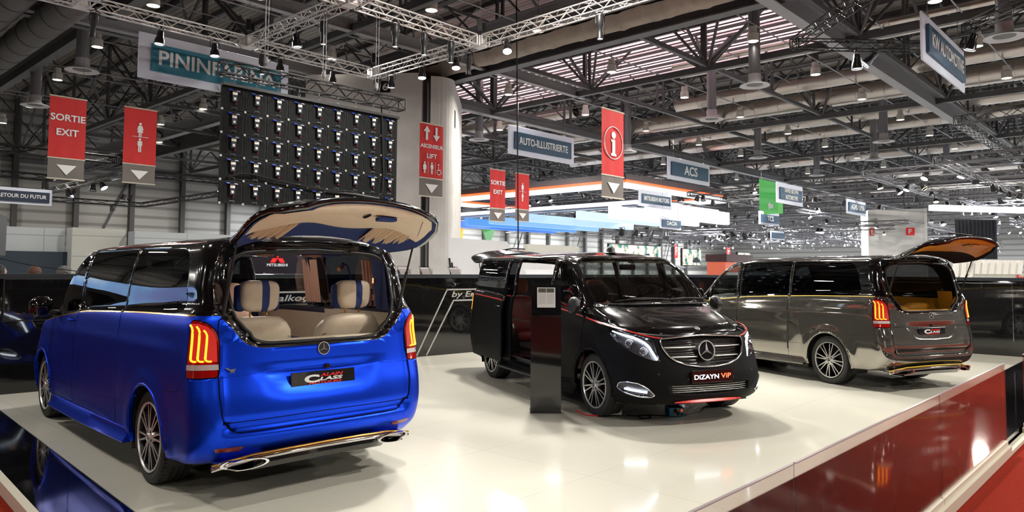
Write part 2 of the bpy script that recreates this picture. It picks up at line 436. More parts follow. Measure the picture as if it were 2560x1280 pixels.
M_pink = mat('peach_curtain', (.62, .36, .26), .7)
M_cream = mat('cream_curtain', (.82, .68, .48), .7)
M_mustard = mat('mustard_leather', (.70, .32, .018), .5, noise=.05)
M_red = mat('dark_red_leather', (.14, .01, .008), .5)
M_blk = mat('black_cloth', (.006, .006, .006), .9)
M_white = mat('white_paint', (.8, .8, .8), .4)
M_redp = mat('red_paint', (.7, .015, .012), .4)

def star_emblem(name, r, M, parent, ringmat=None, face=None, th=.004):
    m = MB(); ringmat = M_emblem
    n = 32; m.path([(r * cos(2 * pi * i / n), r * sin(2 * pi * i / n), th) for i in range(n)], r * .075, 6, 0, closed=True)
    c = (0, 0, th * 2.2 + r * .06)
    for k in range(3):
        a = pi / 2 + k * 2 * pi / 3; tip = (r * .97 * cos(a), r * .97 * sin(a), th)
        L = (r * .15 * cos(a + pi / 3), r * .15 * sin(a + pi / 3), th); R = (r * .15 * cos(a - pi / 3), r * .15 * sin(a - pi / 3), th)
        m.add([c, tip, L, R, (0, 0, th * .2)], [(0, 2, 1), (0, 1, 3), (2, 4, 1), (1, 4, 3)])
    o = m.build(name, ringmat, parent, smooth=30, M=M)
    if face:
        MB().lathe([(0, 0), (r * .97, 0), (r * .97, th * .5), (0, th * .5)], 28).build('emblem_disc', face, o)
    return o
def make_wheel(parent, x, sg, W_=.93, star=True, R=.352, rr=.262):
    """wheel root at the hub centre; local Z points outwards"""
    w = empty('wheel', (x, sg * W_, R)); w.parent = parent
    w.matrix_local = Matrix.Translation((x, sg * W_, R)) @ Matrix.Rotation(-sg * pi / 2, 4, 'X') @ Matrix.Rotation(random.random(), 4, 'Z')
    d = .235
    tp = [(rr - .004, -.012), (rr + .01, -.002), (R - .04, .004), (R - .014, -.006), (R - .003, -.03)]
    z = -.045
    for k in range(4):
        tp += [(R, z), (R, z - .036), (R - .009, z - .038), (R - .009, z - .045)]; z -= .046
    tp += [(R - .006, -.225), (R - .04, -.24), (rr - .004, -.232)]
    t = MB().lathe(tp, 56)
    # shallow cross cuts round the shoulder
    for i in range(56):
        a = 2 * pi * i / 56; c, s_ = cos(a), sin(a)
        Mx = Matrix.Translation((c * (R - .006), s_ * (R - .006), -.030)) @ Matrix.Rotation(a, 4, 'Z')
        t.box((0, 0, 0), (.014, .022, .030), 0, Mx)
    t.build('tyre', M_tyre, w, smooth=28)
    rim = MB().lathe([(rr - .006, -.014), (rr + .004, -.003), (rr + .002, .004), (rr - .009, .004), (rr - .013, -.006)], 48, closed=True)
    MB().lathe([(rr - .02, -.225), (rr - .004, -.225), (rr - .004, -.013), (rr - .014, -.010), (rr - .02, -.03)], 40, closed=True).build('rim_barrel', M_dark, w, smooth=40)
    rim.build('rim', M_silver, w, smooth=30)
    b = MB().lathe([(0, -.10), (rr - .02, -.10), (rr - .02, -.105), (0, -.105)], 32)
    b.build('wheel_dish', M_gap, w)
    br = MB().lathe([(0, -.085), (.175, -.085), (.175, -.098), (0, -.098)], 32); br.build('brake_disc', mat('brake_steel', (.05, .05, .05), .5, metal=.3), w)
    sp = MB(); hb = MB()
    for k in range(16):
        a = 2 * pi * k / 16 + (.07 if k % 2 else -.07)
        Mx = Matrix.Rotation(a, 4, 'Z')
        sp.add([(.05, -.010, -.004), (.05, .010, -.004), (rr - .008, .0055, -.010), (rr - .008, -.0055, -.010),
                (.05, -.013, -.05), (.05, .013, -.05), (rr - .008, .009, -.05), (rr - .008, -.009, -.05)],
               [(0, 1, 2, 3)], 0, Mx)
        sp.add([(.05, -.010, -.0041), (.05, .010, -.0041), (rr - .008, .0055, -.0101), (rr - .008, -.0055, -.0101),
                (.05, -.013, -.05), (.05, .013, -.05), (rr - .008, .009, -.05), (rr - .008, -.009, -.05)],
               [(0, 3, 7, 4), (1, 5, 6, 2), (4, 7, 6, 5)], 1, Mx)
    sp.build('spokes', [M_silver, M_dark], w)
    h = MB().lathe([(0, .006), (.03, .006), (.032, .002), (.046, .0), (.070, -.004), (.076, -.02), (.07, -.05), (0, -.05)], 28).build('hub', M_silver, w, smooth=40)
    nb = MB()
    for k in range(5):
        a = 2 * pi * k / 5; nb.lathe([(0, .0), (.010, .0), (.010, -.01)], 10, 0, Matrix.Translation((.054 * cos(a), .054 * sin(a), .0005)))
    nb.build('lug_recess', M_dark, h)
    star_emblem('hub_star', .026, Matrix.Translation((0, 0, .006)), h, face=M_dark)
    return w

HEADLAMP = [(-1.80, 1.03), (-1.95, 1.003), (-2.12, .968), (-2.30, .925), (-2.335, .88), (-2.37, .79), (-2.415, .692), (-2.34, .700), (-2.22, .738), (-2.10, .780), (-1.98, .845), (-1.87, .925)]
FOGLAMP = [(-1.95, .405), (-1.98, .452), (-2.08, .472), (-2.20, .462), (-2.30, .415), (-2.37, .340), (-2.32, .318), (-2.20, .318), (-2.06, .345), (-1.98, .378)]
TAIL = [(.108, .89), (.112, 1.1), (.098, 1.285), (.04, 1.284), (-.02, 1.262), (-.07, 1.212), (-.088, 1.15), (-.106, .893)]
GRILLE = [(-.535, .922), (-.3, .940), (0, .949), (.3, .940), (.535, .922), (.548, .885), (.535, .83), (.485, .745), (.41, .688), (.28, .645), (.12, .622), (0, .618), (-.12, .622), (-.28, .645), (-.41, .688), (-.485, .745), (-.535, .83), (-.548, .885)]
INTAKE = [(-.535, .448), (0, .435), (.535, .448), (.50, .36), (.3, .335), (0, .328), (-.3, .335), (-.50, .36)]
WSCREEN = rpoly([(-.80, 1.262), (-.4, 1.285), (0, 1.288), (.4, 1.285), (.80, 1.262), (.785, 1.5), (.735, 1.70), (.69, 1.795), (.4, 1.815), (0, 1.822), (-.4, 1.815), (-.69, 1.795), (-.735, 1.70), (-.785, 1.5)], .03, 3)
OPENING = rpoly([(.57, 1.79), (0, 1.825), (-.57, 1.79), (-.685, 1.72), (-.705, 1.47), (-.68, 1.31), (-.53, 1.13), (-.42, 1.108), (.42, 1.108), (.53, 1.13), (.68, 1.31), (.705, 1.47), (.685, 1.72)], .06, 3)
LIDOUT = rpoly([(.70, 1.85), (0, 1.872), (-.70, 1.85), (-.795, 1.6), (-.785, 1.32), (-.60, 1.105), (-.5, 1.075), (.5, 1.075), (.60, 1.105), (.785, 1.32), (.795, 1.6)], .05, 3)
BLUEEDGE = [(.80, 1.34), (.74, 1.284), (.52, 1.105), (.46, 1.092), (-.46, 1.092), (-.52, 1.105), (-.74, 1.284), (-.80, 1.34)]
TAILGATE = rpoly([(-.79, 1.30), (-.80, .75), (-.78, .60), (-.69, .505), (.69, .505), (.78, .60), (.80, .75), (.79, 1.30)], .04, 3)

def strip(B, pts, view, sg, w, off, name, m, parent, step=.03, th=.004):
    """flat trim tape lying on the skin along a line, w wide in z"""
    P = resample(pts, step); mb = MB(); R = []
    for u, v in P:
        a, n = B.lift(u, v + w / 2, view, sg, off); b, n2 = B.lift(u, v - w / 2, view, sg, off)
        R.append([a - n * th, a + n * th * .2, b + n2 * th * .2, b - n2 * th])
    mb.grid([[tuple(q) for q in r] for r in R])
    return mb.build(name, m, parent, smooth=40)
def patch(B, poly, view, sg, off, name, m, parent, thick=.0, cell=.03, inset=0):
    """surface-following plate with the outline of a 2-D polygon"""
    bm = bmesh.new(); cx = sum(p[0] for p in poly) / len(poly); cy = sum(p[1] for p in poly) / len(poly)
    if inset: poly = [(cx + (u - cx) * (1 - inset / max(.01, math.hypot(u - cx, v - cy))), cy + (v - cy) * (1 - inset / max(.01, math.hypot(u - cx, v - cy)))) for u, v in poly]
    P = resample(poly, cell, True); vs = [bm.verts.new((u, v, 0)) for u, v in P]; bm.faces.new(vs)
    us = [p[0] for p in P]; zs = [p[1] for p in P]
    x = min(us) + cell
    while x < max(us):
        bmesh.ops.bisect_plane(bm, geom=bm.verts[:] + bm.edges[:] + bm.faces[:], plane_co=(x, 0, 0), plane_no=(1, 0, 0)); x += cell
    y = min(zs) + cell
    while y < max(zs):
        bmesh.ops.bisect_plane(bm, geom=bm.verts[:] + bm.edges[:] + bm.faces[:], plane_co=(0, y, 0), plane_no=(0, 1, 0)); y += cell
    mb = MB(); bm.verts.index_update(); top = []; bot = []
    for v in bm.verts:
        l, n = B.lift(v.co.x, v.co.y, view, sg, off); top.append(tuple(l)); bot.append(tuple(l - n * thick))
    fs = [tuple(v.index for v in f.verts) for f in bm.faces]
    mb.add(top, fs)
    if thick:
        k = len(top); o = len(mb.v); mb.v += bot
        mb.f += [tuple(i + o for i in reversed(f)) for f in fs]; mb.m += [0] * len(fs)
        for e in bm.edges:
            if len(e.link_faces) == 1: a, b = e.verts[0].index, e.verts[1].index; mb.f.append((a, b, b + o, a + o)); mb.m.append(0)
    bm.free()
    o = mb.build(name, m, parent, smooth=40)
    bm2 = bmesh.new(); bm2.from_mesh(o.data); bmesh.ops.recalc_face_normals(bm2, faces=bm2.faces); bm2.to_mesh(o.data); bm2.free()
    return o

def make_van(kind, label, loc, yaw, ext):
    B = Body(ext); st = B.st; e = ext; WB = 3.2 + ext
    root = empty('van', (loc[0], loc[1], 0), radians(yaw), label, 'van')
    upper = M_gloss
    lower = {'blue': M_blue, 'black': M_matteblack, 'grey': M_grey}[kind]
    lining = {'blue': M_head, 'black': M_blk, 'grey': M_blk}[kind]
    pin = {'blue': M_gold, 'black': M_redpin, 'grey': M_yel}[kind]
    trim = {'blue': M_gold, 'black': M_redpin, 'grey': M_yel}[kind]
    bm = bmesh.new(); V = [bm.verts.new(p) for p in B.vs]; lay = bm.faces.layers.int.new('reg'); lu = bm.faces.layers.int.new('up')
    for f, u in zip(B.fs, B.up):
        ff = list(dict.fromkeys(f))
        try: F = bm.faces.new([V[i] for i in ff]); F[lu] = u
        except ValueError: pass
    bmesh.ops.remove_doubles(bm, verts=bm.verts, dist=1e-5)
    REG = {'body': 0}
    def reg(P, view, name, sg=1, filt=None, only=None):
        k = REG.setdefault(name, len(REG))
        for f in cut(bm, P, view, B, sg, filt or LF(sg)):
            if only is None or f[lay] in [REG.get(o) for o in only]: f[lay] = k
    rearf = lambda c: c.x < -.62
    frontf = lambda c: c.x > 1.9 + e
    det = kind == 'blue' or kind == 'grey'
    # tailgate and its window flap
    for f in cut(bm, BLUEEDGE, 'rear', B, 1, rearf):
        f[lu] = 1
    if True:
        reg(TAILGATE, 'rear', 'tailgate', 1, rearf)
        reg(LIDOUT, 'rear', 'rear_frame', 1, rearf)
        for f in bm.faces:
            if f[lay] == REG['rear_frame']:
                f[lu] = 1
        reg(OPENING, 'rear', 'HOLE', 1, rearf)
    for sg in (1, -1):
        tailr = rpoly(TAIL, .02, 2); reg(tailr, 'rcorner', 'HOLE', sg, lambda c: c.y * sg > .4 and c.x < -.5)
        # doors
        fd = [(st(1.985), .33), (st(1.985), 1.40), (st(1.99), 1.80), (st(2.15), 1.815), (st(2.42), 1.74), (st(2.66), 1.56), (st(2.84), 1.36), (st(2.97), 1.16), (st(2.985), .95), (st(2.93), .70), (st(2.78), .55), (st(2.72), .33)]
        reg(rpoly(fd, .03, 2), 'side', 'door', sg)
        sd = [(.79, .33), (.79, 1.40), (.80, 1.82), (st(1.975), 1.825), (st(1.975), .33)]
        reg(rpoly(sd, .03, 2), 'side', 'sliding_door', sg)
        reg(rpoly([(-.56, 1.352), (-.50, 1.60), (-.42, 1.745), (-.30, 1.795), (.765, 1.812), (.765, 1.287), (-.45, 1.318)], [.03, .03, .08, .10, .02, .02, .04], 4), 'side', 'rear_glass', sg)
        reg(rpoly([(.82, 1.286), (st(1.93), 1.236), (st(1.93), 1.80), (.83, 1.812)], .03, 3), 'side', 'mid_glass', sg)
        reg(rpoly([(st(2.06), 1.228), (st(2.73), 1.178), (st(2.72), 1.38), (st(2.58), 1.545), (st(2.44), 1.665), (st(2.27), 1.75), (st(2.06), 1.775)], .03, 3), 'side', 'front_glass', sg)
        reg([(st(2.79), 1.175), (st(2.95), 1.16), (st(2.80), 1.36)], 'side', 'corner_glass', sg)
        if frontf: pass
        reg(rpoly(HEADLAMP, .015, 2), 'fcorner', 'HOLE', sg, lambda c: c.y * sg > .3 and c.x > 3.2 + e)
        reg(rpoly(FOGLAMP, .015, 2), 'fcorner', 'HOLE', sg, lambda c: c.y * sg > .3 and c.x > 3.2 + e)
        for wx in (0, WB):
            reg([(wx + .405 * cos(t), max(.0, .35 + .405 * sin(t))) for t in [pi * 2 * i / 40 for i in range(40)]], 'side', 'HOLE', sg, lambda c: c.y * sg > .5 and c.z < .9)
    reg(WSCREEN, 'front', 'windscreen', 1, frontf)
    reg(GRILLE, 'front', 'HOLE', 1, lambda c: c.x > 3.6 + e)
    reg(INTAKE, 'front', 'HOLE', 1, lambda c: c.x > 3.6 + e)
    # bonnet panel: between the belt line and the windscreen
    kb = REG.setdefault('bonnet', len(REG))
    for f in bm.faces:
        c = f.calc_center_median()
        if f[lay] == 0 and f[lu] and c.x > 3.0 + e and abs(c.y) < .84 and c.z < 1.262: f[lay] = kb
    hk = REG['HOLE']
    # sink the frame behind the raised rear window, away from its edge
    if True:
        fr = REG['rear_frame']; vset = set()
        for f in bm.faces:
            if f[lay] in (fr, hk) :
                for v in f.verts:
                    if v.co.x < -.55 and inpoly(v.co.y, v.co.z, LIDOUT): vset.add(v)
        for v in vset:
            d_ = 9
            for (y0, z0), (y1, z1) in zip(LIDOUT, LIDOUT[1:] + LIDOUT[:1]):
                l2 = (y1 - y0) ** 2 + (z1 - z0) ** 2; t = 0 if l2 < 1e-9 else max(0, min(1, ((v.co.y - y0) * (y1 - y0) + (v.co.z - z0) * (z1 - z0)) / l2)); d_ = min(d_, math.hypot(v.co.y - y0 - t * (y1 - y0), v.co.z - z0 - t * (z1 - z0)))
            s_ = min(1, d_ / .045); s_ = s_ * s_ * (3 - 2 * s_); v.co.x += .035 * s_; v.co.z -= .012 * s_ * (v.co.z > 1.7)
    bmesh.ops.delete(bm, geom=[f for f in bm.faces if f[lay] == hk], context='FACES')
    bm.normal_update(); bm.verts.index_update()
    inv = {v: k for k, v in REG.items()}
    groups = {}
    for f in bm.faces:
        c = f.calc_center_median(); nm = inv[f[lay]]
        side = 0 if nm in ('body', 'tailgate', 'rear_frame', 'windscreen', 'bonnet') else (1 if c.y > 0 else -1)
        groups.setdefault((nm, side), []).append(f)
    def part(nm, faces, mats, thick, parent, mi=lambda f: f[lu], name=None):
        ix = {}; vs = []; fs = []; ms = []; nr = []
        for f in faces:
            q = []
            for v in f.verts:
                if v not in ix: ix[v] = len(vs); vs.append(v.co[:]); nr.append(v.normal[:])
                q.append(ix[v])
            fs.append(q); ms.append(mi(f))
        me = bpy.data.meshes.new(nm); me.from_pydata(vs, [], fs)
        for m_ in mats: me.materials.append(m_)
        me.polygons.foreach_set('material_index', ms); me.polygons.foreach_set('use_smooth', [True] * len(fs)); me.update()
        me.normals_split_custom_set_from_vertices(nr)
        o = bpy.data.objects.new(name or nm, me); COL.objects.link(o); o.parent = parent
        if thick:
            md = o.modifiers.new('thickness', 'SOLIDIFY'); md.thickness = thick; md.offset = -1; md.material_offset = 2; md.material_offset_rim = 0 if nm != 'rear_frame' else 0; md.use_rim = True
        return o
    P2 = [lower, upper, lining, lining]
    objs = {}
    glassof = {'rear_glass': M_glassd, 'mid_glass': M_glassd, 'front_glass': M_glassc if kind != 'blue' else M_glassd, 'corner_glass': M_glassc}
    doors = {}
    for sg in (1, -1):
        for nm in ('door', 'sliding_door'):
            doors[(nm, sg)] = part(nm, groups[(nm, sg)], P2, .035, root)
    for (nm, sg), fs in groups.items():
        if nm in ('door', 'sliding_door', 'HOLE'): continue
        if nm == 'body': objs[nm] = part('body_shell', fs, P2, .04, root)
        elif nm == 'tailgate': objs[nm] = part('tailgate', fs, P2, .03, root)
        elif nm == 'rear_frame': objs[nm] = part('rear_frame', fs, [upper, upper, lining, lining], .03, root)
        elif nm == 'bonnet': objs[nm] = part('bonnet', fs, P2, .01, root)
        elif nm == 'windscreen': objs[nm] = part('windscreen', fs, [M_glassw], 0, root, lambda f: 0)
        else:
            g = glassof[nm]
            if (kind == 'blue' and sg == -1 or kind == 'black' and sg == 1) and nm == 'mid_glass' or kind == 'black' and sg == 1 and nm == 'rear_glass': g = M_glassc
            par = doors[('door', sg)] if nm in ('front_glass', 'corner_glass') else doors[('sliding_door', sg)] if nm == 'mid_glass' else root
            objs[(nm, sg)] = part(nm, fs, [g], 0, par, lambda f: 0, 'window' if nm != 'corner_glass' else 'corner_window')
    bm.free()
    # seams
    def seam(pts, view, sg=1, r=.0035, closed=False, parent=root, name='seam', m=M_gap, off=-.001, step=.05):
        L = B.liftline(pts, view, sg, off, step, closed); return MB().path(L, r, 5, closed=closed).build(name, m, parent, smooth='all')
    for sg in (1, -1):
        seam(rpoly(fd, .03, 2)[:], 'side', sg, .0022, True, doors[('door', sg)])
        seam(rpoly(sd, .03, 2)[:], 'side', sg, .0022, True, doors[('sliding_door', sg)])
        # belt pinstripe from the tail lamp to the grille
        xs = [-.80 + (st(3.42) + .80) * i / 60 for i in range(61)]
        def stripe(x0, x1, par):
            L = [(x, B.belt(x) + .002) for x in xs if x0 <= x <= x1]
            if kind == 'black' and sg == -1 and par is doors[('sliding_door', sg)] or len(L) > 1:
                strip(B, L, 'side', sg, .009 if kind != 'black' else .012, .0015, 'pinstripe', pin, par)
        stripe(-1, .78, root); stripe(.80, st(1.97), doors[('sliding_door', sg)]); stripe(st(1.99), st(2.97), doors[('door', sg)])
        strip(B, [(u, z) for u, z in [(-1.72, 1.060), (-1.80, 1.043), (-1.95, 1.018), (-2.12, .984), (-2.30, .944), (-2.40, .928)]], 'fcorner', sg, .012, .002, 'pinstripe', pin, root)
        strip(B, [(x, B.belt(x)) for x in (st(2.99), st(3.1), st(3.25), st(3.4))], 'side', sg, .012, .002, 'pinstripe', pin, root)
        # lower body crease lines on door bottoms (shut line of the cladding)
        seam([(st(2.72), .47), (st(1.5), .50), (.42, .56)], 'side', sg, .002)
        seam([(-.40, .755), (-.62, .775), (-.70, .80), (-.74, .86)], 'side', sg, .0022)
        # handles
        for hx, par in ((st(2.10) - .02, doors[('door', sg)]), (1.86 + (st(1.985) - 1.985) if False else st(1.86), None)):
            if kind == 'blue' and par is None: continue
            par = par or doors[('sliding_door', sg)]
            l, n = B.lift(hx + (.04 if par is doors[('door', sg)] else 0), 1.125, 'side', sg)
            hd = MB(); hd.path([l + Vector((-.08, 0, 0)) + n * .004, l + Vector((-.06, 0, .002)) + n * .028, l + Vector((.06, 0, .0)) + n * .028, l + Vector((.08, 0, 0)) + n * .004], [.008, .012, .012, .008], 8, flat=.7)
            hd.build('door_handle', M_chrome if kind != 'blue' else M_blue, par, smooth='all')
            MB().path([l + Vector((.075 * cos(t), 0, .022 * sin(t))) + n * .001 for t in [2 * pi * i / 20 for i in range(20)]], .003, 5, closed=True).build('handle_rim', M_chrome if kind == 'grey' else M_gap, par)
        # window edge trims
        # wheel arch liners
        for wx in (0, WB):
            A = MB(); R_ = []
            for i in range(21):
                t = pi * (-.12 + 1.24 * i / 20); R_.append([(wx + .425 * cos(t), sg * (.885 if wx else .935), .35 + .425 * sin(t)), (wx + .425 * cos(t), sg * .62, .35 + .425 * sin(t)), (wx, sg * .62, .35)])
            A.grid(R_).build('wheel_arch_liner', M_rubber, root, smooth='all')
            MB().path([B.lift(wx + .408 * cos(t), .35 + .408 * sin(t), 'side', sg, -.004)[0] for t in [pi * (-.02 + 1.04 * i / 24) for i in range(25)]], .012, 8).build('arch_lip', lower, root, smooth='all')
        # side skirt
        Sk = []
        for i in range(25):
            t = i / 24; x = .46 + (st(2.80) - .46) * t; zb_ = .235 - .045 * t; fl = .018 * sin(pi * t)
            sc_ = max(0, 1 - abs(t - .28) / .2)
            Sk.append([(x, sg * .90, zb_ + .13), (x, sg * (.955 + fl * .3), zb_ + .105), (x, sg * (.963 + fl - .02 * sc_), zb_ + .06), (x, sg * (.995 + fl), zb_ + .012), (x, sg * (.985 + fl), zb_), (x, sg * .85, zb_ + .01)])
        SK = MB().grid(Sk); SK.add([Sk[0][i] for i in range(6)], [tuple(range(6))]); SK.add([Sk[-1][i] for i in range(6)], [tuple(range(6))])
        SK.build('side_skirt', lower, root, smooth=50)
        # wing mirror
        mx = st(2.86); mir = MB(); prof = []
        for i in range(9):
            t = i / 8; w = .085 * (1 - (2 * t - 1) ** 4 * .55) + .02; h = .105 * (1 - abs(2 * t - 1) ** 3 * .45)
            prof.append([(mx + .02 + (w * cos(a) if cos(a) > 0 else w * .55 * cos(a)), sg * (.975 + (.20 if kind != 'black' else .12) * t), 1.245 + h * sin(a) - .02 * t) for a in [2 * pi * k / 18 for k in range(19)]])
        mir.grid(prof); mir.add([p for p in prof[0][:-1]], [tuple(range(18))]); mir.add([p for p in prof[-1][:-1]], [tuple(range(18))])
        mh = mir.build('wing_mirror', M_gloss if kind != 'black' else M_dark, doors[('door', sg)], smooth=50)
        MB().path([(mx, sg * .90, 1.165), (mx + .01, sg * .96, 1.165), (mx + .02, sg * 1.02, 1.19)], [.03, .028, .03], 8).build('mirror_arm', M_dark, mh, smooth='all')
        # tail lamp: housing bowl, red lens, light guides, clear band
        tl = patch(B, TAIL, 'rcorner', sg, .003, 'tail_lamp', M_redlens, root, .03, .025)
        um = lambda u: u
        zs_ = [.985 + .25 * i / 8 for i in range(9)]
        for k, (u0, top) in enumerate(((.060, 1.235), (.012, 1.225), (-.035, 1.20))):
            pts = [(u0 - .022, 1.004)] + [(u0 - .004 + .022 * sin(q), 1.026 - .022 * cos(q)) for q in (0, .5, 1.05, 1.57)] + [(u0 + .018, 1.06 + (top - 1.08) * q / 5) for q in range(6)] + [(u0 + .026, top + .002), (u0 + .040, top + .018)]
            L = [tuple(B.lift(u, z, 'rcorner', sg, .006)[0]) for u, z in pts]
            MB().path(L, .0085, 6, flat=.8).build('light_guide', M_orglow, tl, smooth='all')
        gl = [(.092, 1.0), (.092, 1.262), (.04, 1.262), (-.02, 1.24), (-.062, 1.19), (-.075, 1.12), (-.09, 1.0)]
        patch(B, gl, 'rcorner', sg, .0042, 'glowing_field', M_redglow, tl, 0, .03)
        patch(B, [(.107, .945), (.107, .982), (-.094, .982), (-.099, .945)], 'rcorner', sg, .006, 'clear_band', M_clearlens, tl, .002, .03)
        MB().path([B.lift(u, z, 'rcorner', sg, .001)[0] for u, z in resample(rpoly(TAIL, .02, 2), .03, True)], .004, 5, closed=True).build('lamp_gasket', M_gap, tl)
        # rear bumper reflector and sensors
        if True:
            patch(B, [(sg * .815, .408), (sg * .625, .405), (sg * .635, .372), (sg * .80, .380)], 'rear', 1, .002, 'reflector', mat('red_reflector', (.20, .01, .01), .25, coat=1), root, .006, .04)
            for yy in (.74, .265):
                l, n = B.lift(sg * yy, .448, 'rear'); MB().lathe([(0, .0015), (.014, .0015), (.016, 0)], 14, 0, Matrix.Translation(l) @ n.to_track_quat('Z', 'Y').to_matrix().to_4x4()).build('parking_sensor', lower if kind == 'blue' else M_dark, root)
    # wheels
    for wx in (0, WB):
        for sg in (1, -1): make_wheel(root, wx, sg, .925 + .012)
    # floor pan, underbody
    fl = MB(); fl.box((WB / 2 - .02, 0, .33), (WB - .9, 1.78, .05)); fl.box((WB / 2 - .1, 0, .33), (WB + 1.2, 1.2, .05)); fl.box((WB / 2, 0, .24), (WB - .95, 1.66, .12)); fl.box((WB + .45, 0, .25), (.6, 1.2, .06)); fl.box((-.68, 0, .285), (.35, 1.35, .05))
    fl.build('floor_pan', M_rubber, root)
    fe = MB(); fe.tube((WB, -.72, .35), (WB, .72, .35), .045, 10); fe.tube((0, -.72, .35), (0, .72, .35), .06, 10); fe.build('axles', M_rubber, root)
    # roof aerial
    # ---------------- rear end
    if True:
        T = lambda x, y, z: (x, y, z)
        # rubber seal round the opening
        L = [B.lift(u, v, 'rear', 1, -.033)[0] + Vector((-.002, 0, -.008 * (v > 1.7))) for u, v in resample(OPENING, .05, True)]
        MB().path(L, .013, 8, closed=True).build('rubber_seal', M_rubber, root, smooth='all')
        seam(resample(TAILGATE[:-0 or None], .05)[0:], 'rear', 1, .004)
        seam([(-.78, .888), (-.45, .905), (0, .915), (.45, .905), (.78, .888)], 'rear', 1, .0025, name='tailgate_crease', m=lower if kind == 'blue' else M_gap, off=.0)
        seam([(-.775, .578), (0, .585), (.775, .578)], 'rear', 1, .004)
        # sill trim just inside the opening
        # plate, star, badge
        l, n = B.lift(0, .815, 'rear'); Mp = Matrix.Translation(l + Vector((-.012, 0, 0))) @ face_m((0, -1, 0), (.10, 0, .995))
        MB().box((0, 0, 0), (.54, .125, .008), bev=.0035).build('number_plate', M_gloss, root, M=Mp)
        pl = COL.objects[-1] if False else [o for o in COL.objects if o.name.startswith('number_plate')][-1]
        Mi = Matrix.Identity(4)
        text('C', 'plate_lettering', M_white, .125, .060, (-.100, .006, .0045), parent=pl, ext=.0008, off=.05)
        text('LASS', 'plate_lettering', M_white, .20, .026, (.062, .000, .0045), parent=pl, ext=.0008, off=.035, shear=.25)
        text('ALAIN', 'plate_lettering', M_redp, .20, .024, (.068, .029, .0045), parent=pl, ext=.0008, off=.025, shear=.3)
        text('MOTOURS', 'plate_lettering', M_redp, .28, .019, (.012, -.027, .0045), parent=pl, ext=.0008, off=.025, shear=.3)
        MB().box((0, -.048, .0045), (.53, .003, .001)).build('plate_stripe', M_redp, pl)
        l, n = B.lift(0, 1.043, 'rear', 1, .001)
        star_emblem('star_emblem', .047, Matrix.Translation(l) @ face_m((0, -1, 0), (.1, 0, .99)), root, face=M_dark, th=.008)
        l, n = B.lift(.70, .935, 'rear', 1, .002)
        bw = MB(); MW = Matrix.Translation(l) @ face_m((.12, -1, 0), (.08, 0, 1))
        for s_ in (-1, 1):
            bw.prism([(0, -.018), (s_ * .058, .020), (s_ * .028, .017), (s_ * .018, .006), (0, .008)][::s_], 0, .004, 0, MW); bw.prism([(s_ * .006, -.020), (s_ * .020, -.024), (s_ * .012, -.012)][::s_], 0, .004, 0, MW)
        bw.build('winged_badge', M_chrome, root)
        # plate lamps and camera
        MB().box((B.lift(-.04, .905, 'rear')[0].x - .005, -.04, .905), (.04, .04, .03), bev=.005).build('reversing_camera', M_gloss, root)
        # bumper diffuser: black valance, gold and chrome arcs, twin tips
        arc = [(.82, .300), (.70, .328), (.55, .352), (.30, .362), (0, .366), (-.30, .362), (-.55, .352), (-.70, .328), (-.82, .300)]
        def xr(y, z): return -1.0 + .10 * (abs(y) / .82) ** 3
        A = resample(arc, .04)
        MB().path([(xr(y, z) - .028, y, z - .012) for y, z in A], .013, 6, flat=.6).build('gold_trim_strip', trim if kind != 'grey' else M_yel, root, smooth='all')
        MB().path([(xr(y, z) - .022, y, z - .040) for y, z in A], .018, 8).build('chrome_trim_strip', M_chrome, root, smooth='all')
        Vv = [[(xr(y, z) - .012, y, z - .045), (xr(y, z) - .02, y, z - .085), (xr(y, z) + .03, y, z - .135), (xr(y, z) + .25, y, z - .14), (xr(y, z) + .25, y, z)] for y, z in resample(arc[2:7], .05)]
        MB().grid(Vv).build('diffuser', M_gloss, root, smooth=40)
        for sg in (1, -1):
            tp = []; y0 = sg * .62
            for dx, k in ((-.055, 1.0), (-.055, .86), (.15, .84), (.15, 1.0)):
                tp.append([(-.985 + dx + (.06 if abs(y0 + k * .16 * cos(a)) > .7 else 0), y0 + k * .165 * cos(a), .288 + k * .036 * sin(a) + .018 * sg * -cos(a) * 0) for a in [2 * pi * i / 24 for i in range(25)]])
            tip = MB().grid(tp, closed=True).build('exhaust_tip', M_chrome, root, smooth=40)
            MB().add([(-.93, y0 + .14 * cos(a), .288 + .030 * sin(a)) for a in [2 * pi * i / 24 for i in range(24)]], [tuple(range(24))]).build('exhaust_mouth', M_gap, tip)
        # ---- raised window flap
        H = Vector((-.795, 0, 1.898)); ang = radians(97 if kind != 'black' else 85)
        def rot(p):
            p = Vector(p) - H; return H + Vector((p.x * cos(ang) + p.z * sin(ang), p.y, -p.x * sin(ang) + p.z * cos(ang)))
        def wz(z): return lerp_tab([(1.08, .50), (1.12, .61), (1.2, .69), (1.32, .785), (1.45, .80), (1.6, .795), (1.75, .76), (1.862, .70)], z)
        zz = [1.08, 1.10, 1.13, 1.17, 1.22, 1.28, 1.34, 1.42, 1.5, 1.6, 1.7, 1.78, 1.84, 1.862]; tt = [-1, -.97, -.9, -.78, -.6, -.4, -.2, 0, .2, .4, .6, .78, .9, .97, 1]
        def lidsurf(off, ins, z0=0, z1=9, tm=1):
            out = []
            for z in [q for q in zz if z0 <= q <= z1]:
                r = []
                for t in tt:
                    y = t * (wz(z) - ins) * tm; l, n = B.lift(y, z, 'rear'); l.x = min(l.x, -.838 + .05 * t * t); r.append(rot(l + Vector((off + .02 * (abs(t) ** 6) + .05 * t * t, 0, 0))))
                out.append(r)
            return out
        lid = empty('rear_window_flap', (0, 0, 0)); lid.parent = root
        o_ = lidsurf(-.006, 0); i_ = lidsurf(.030, .01)
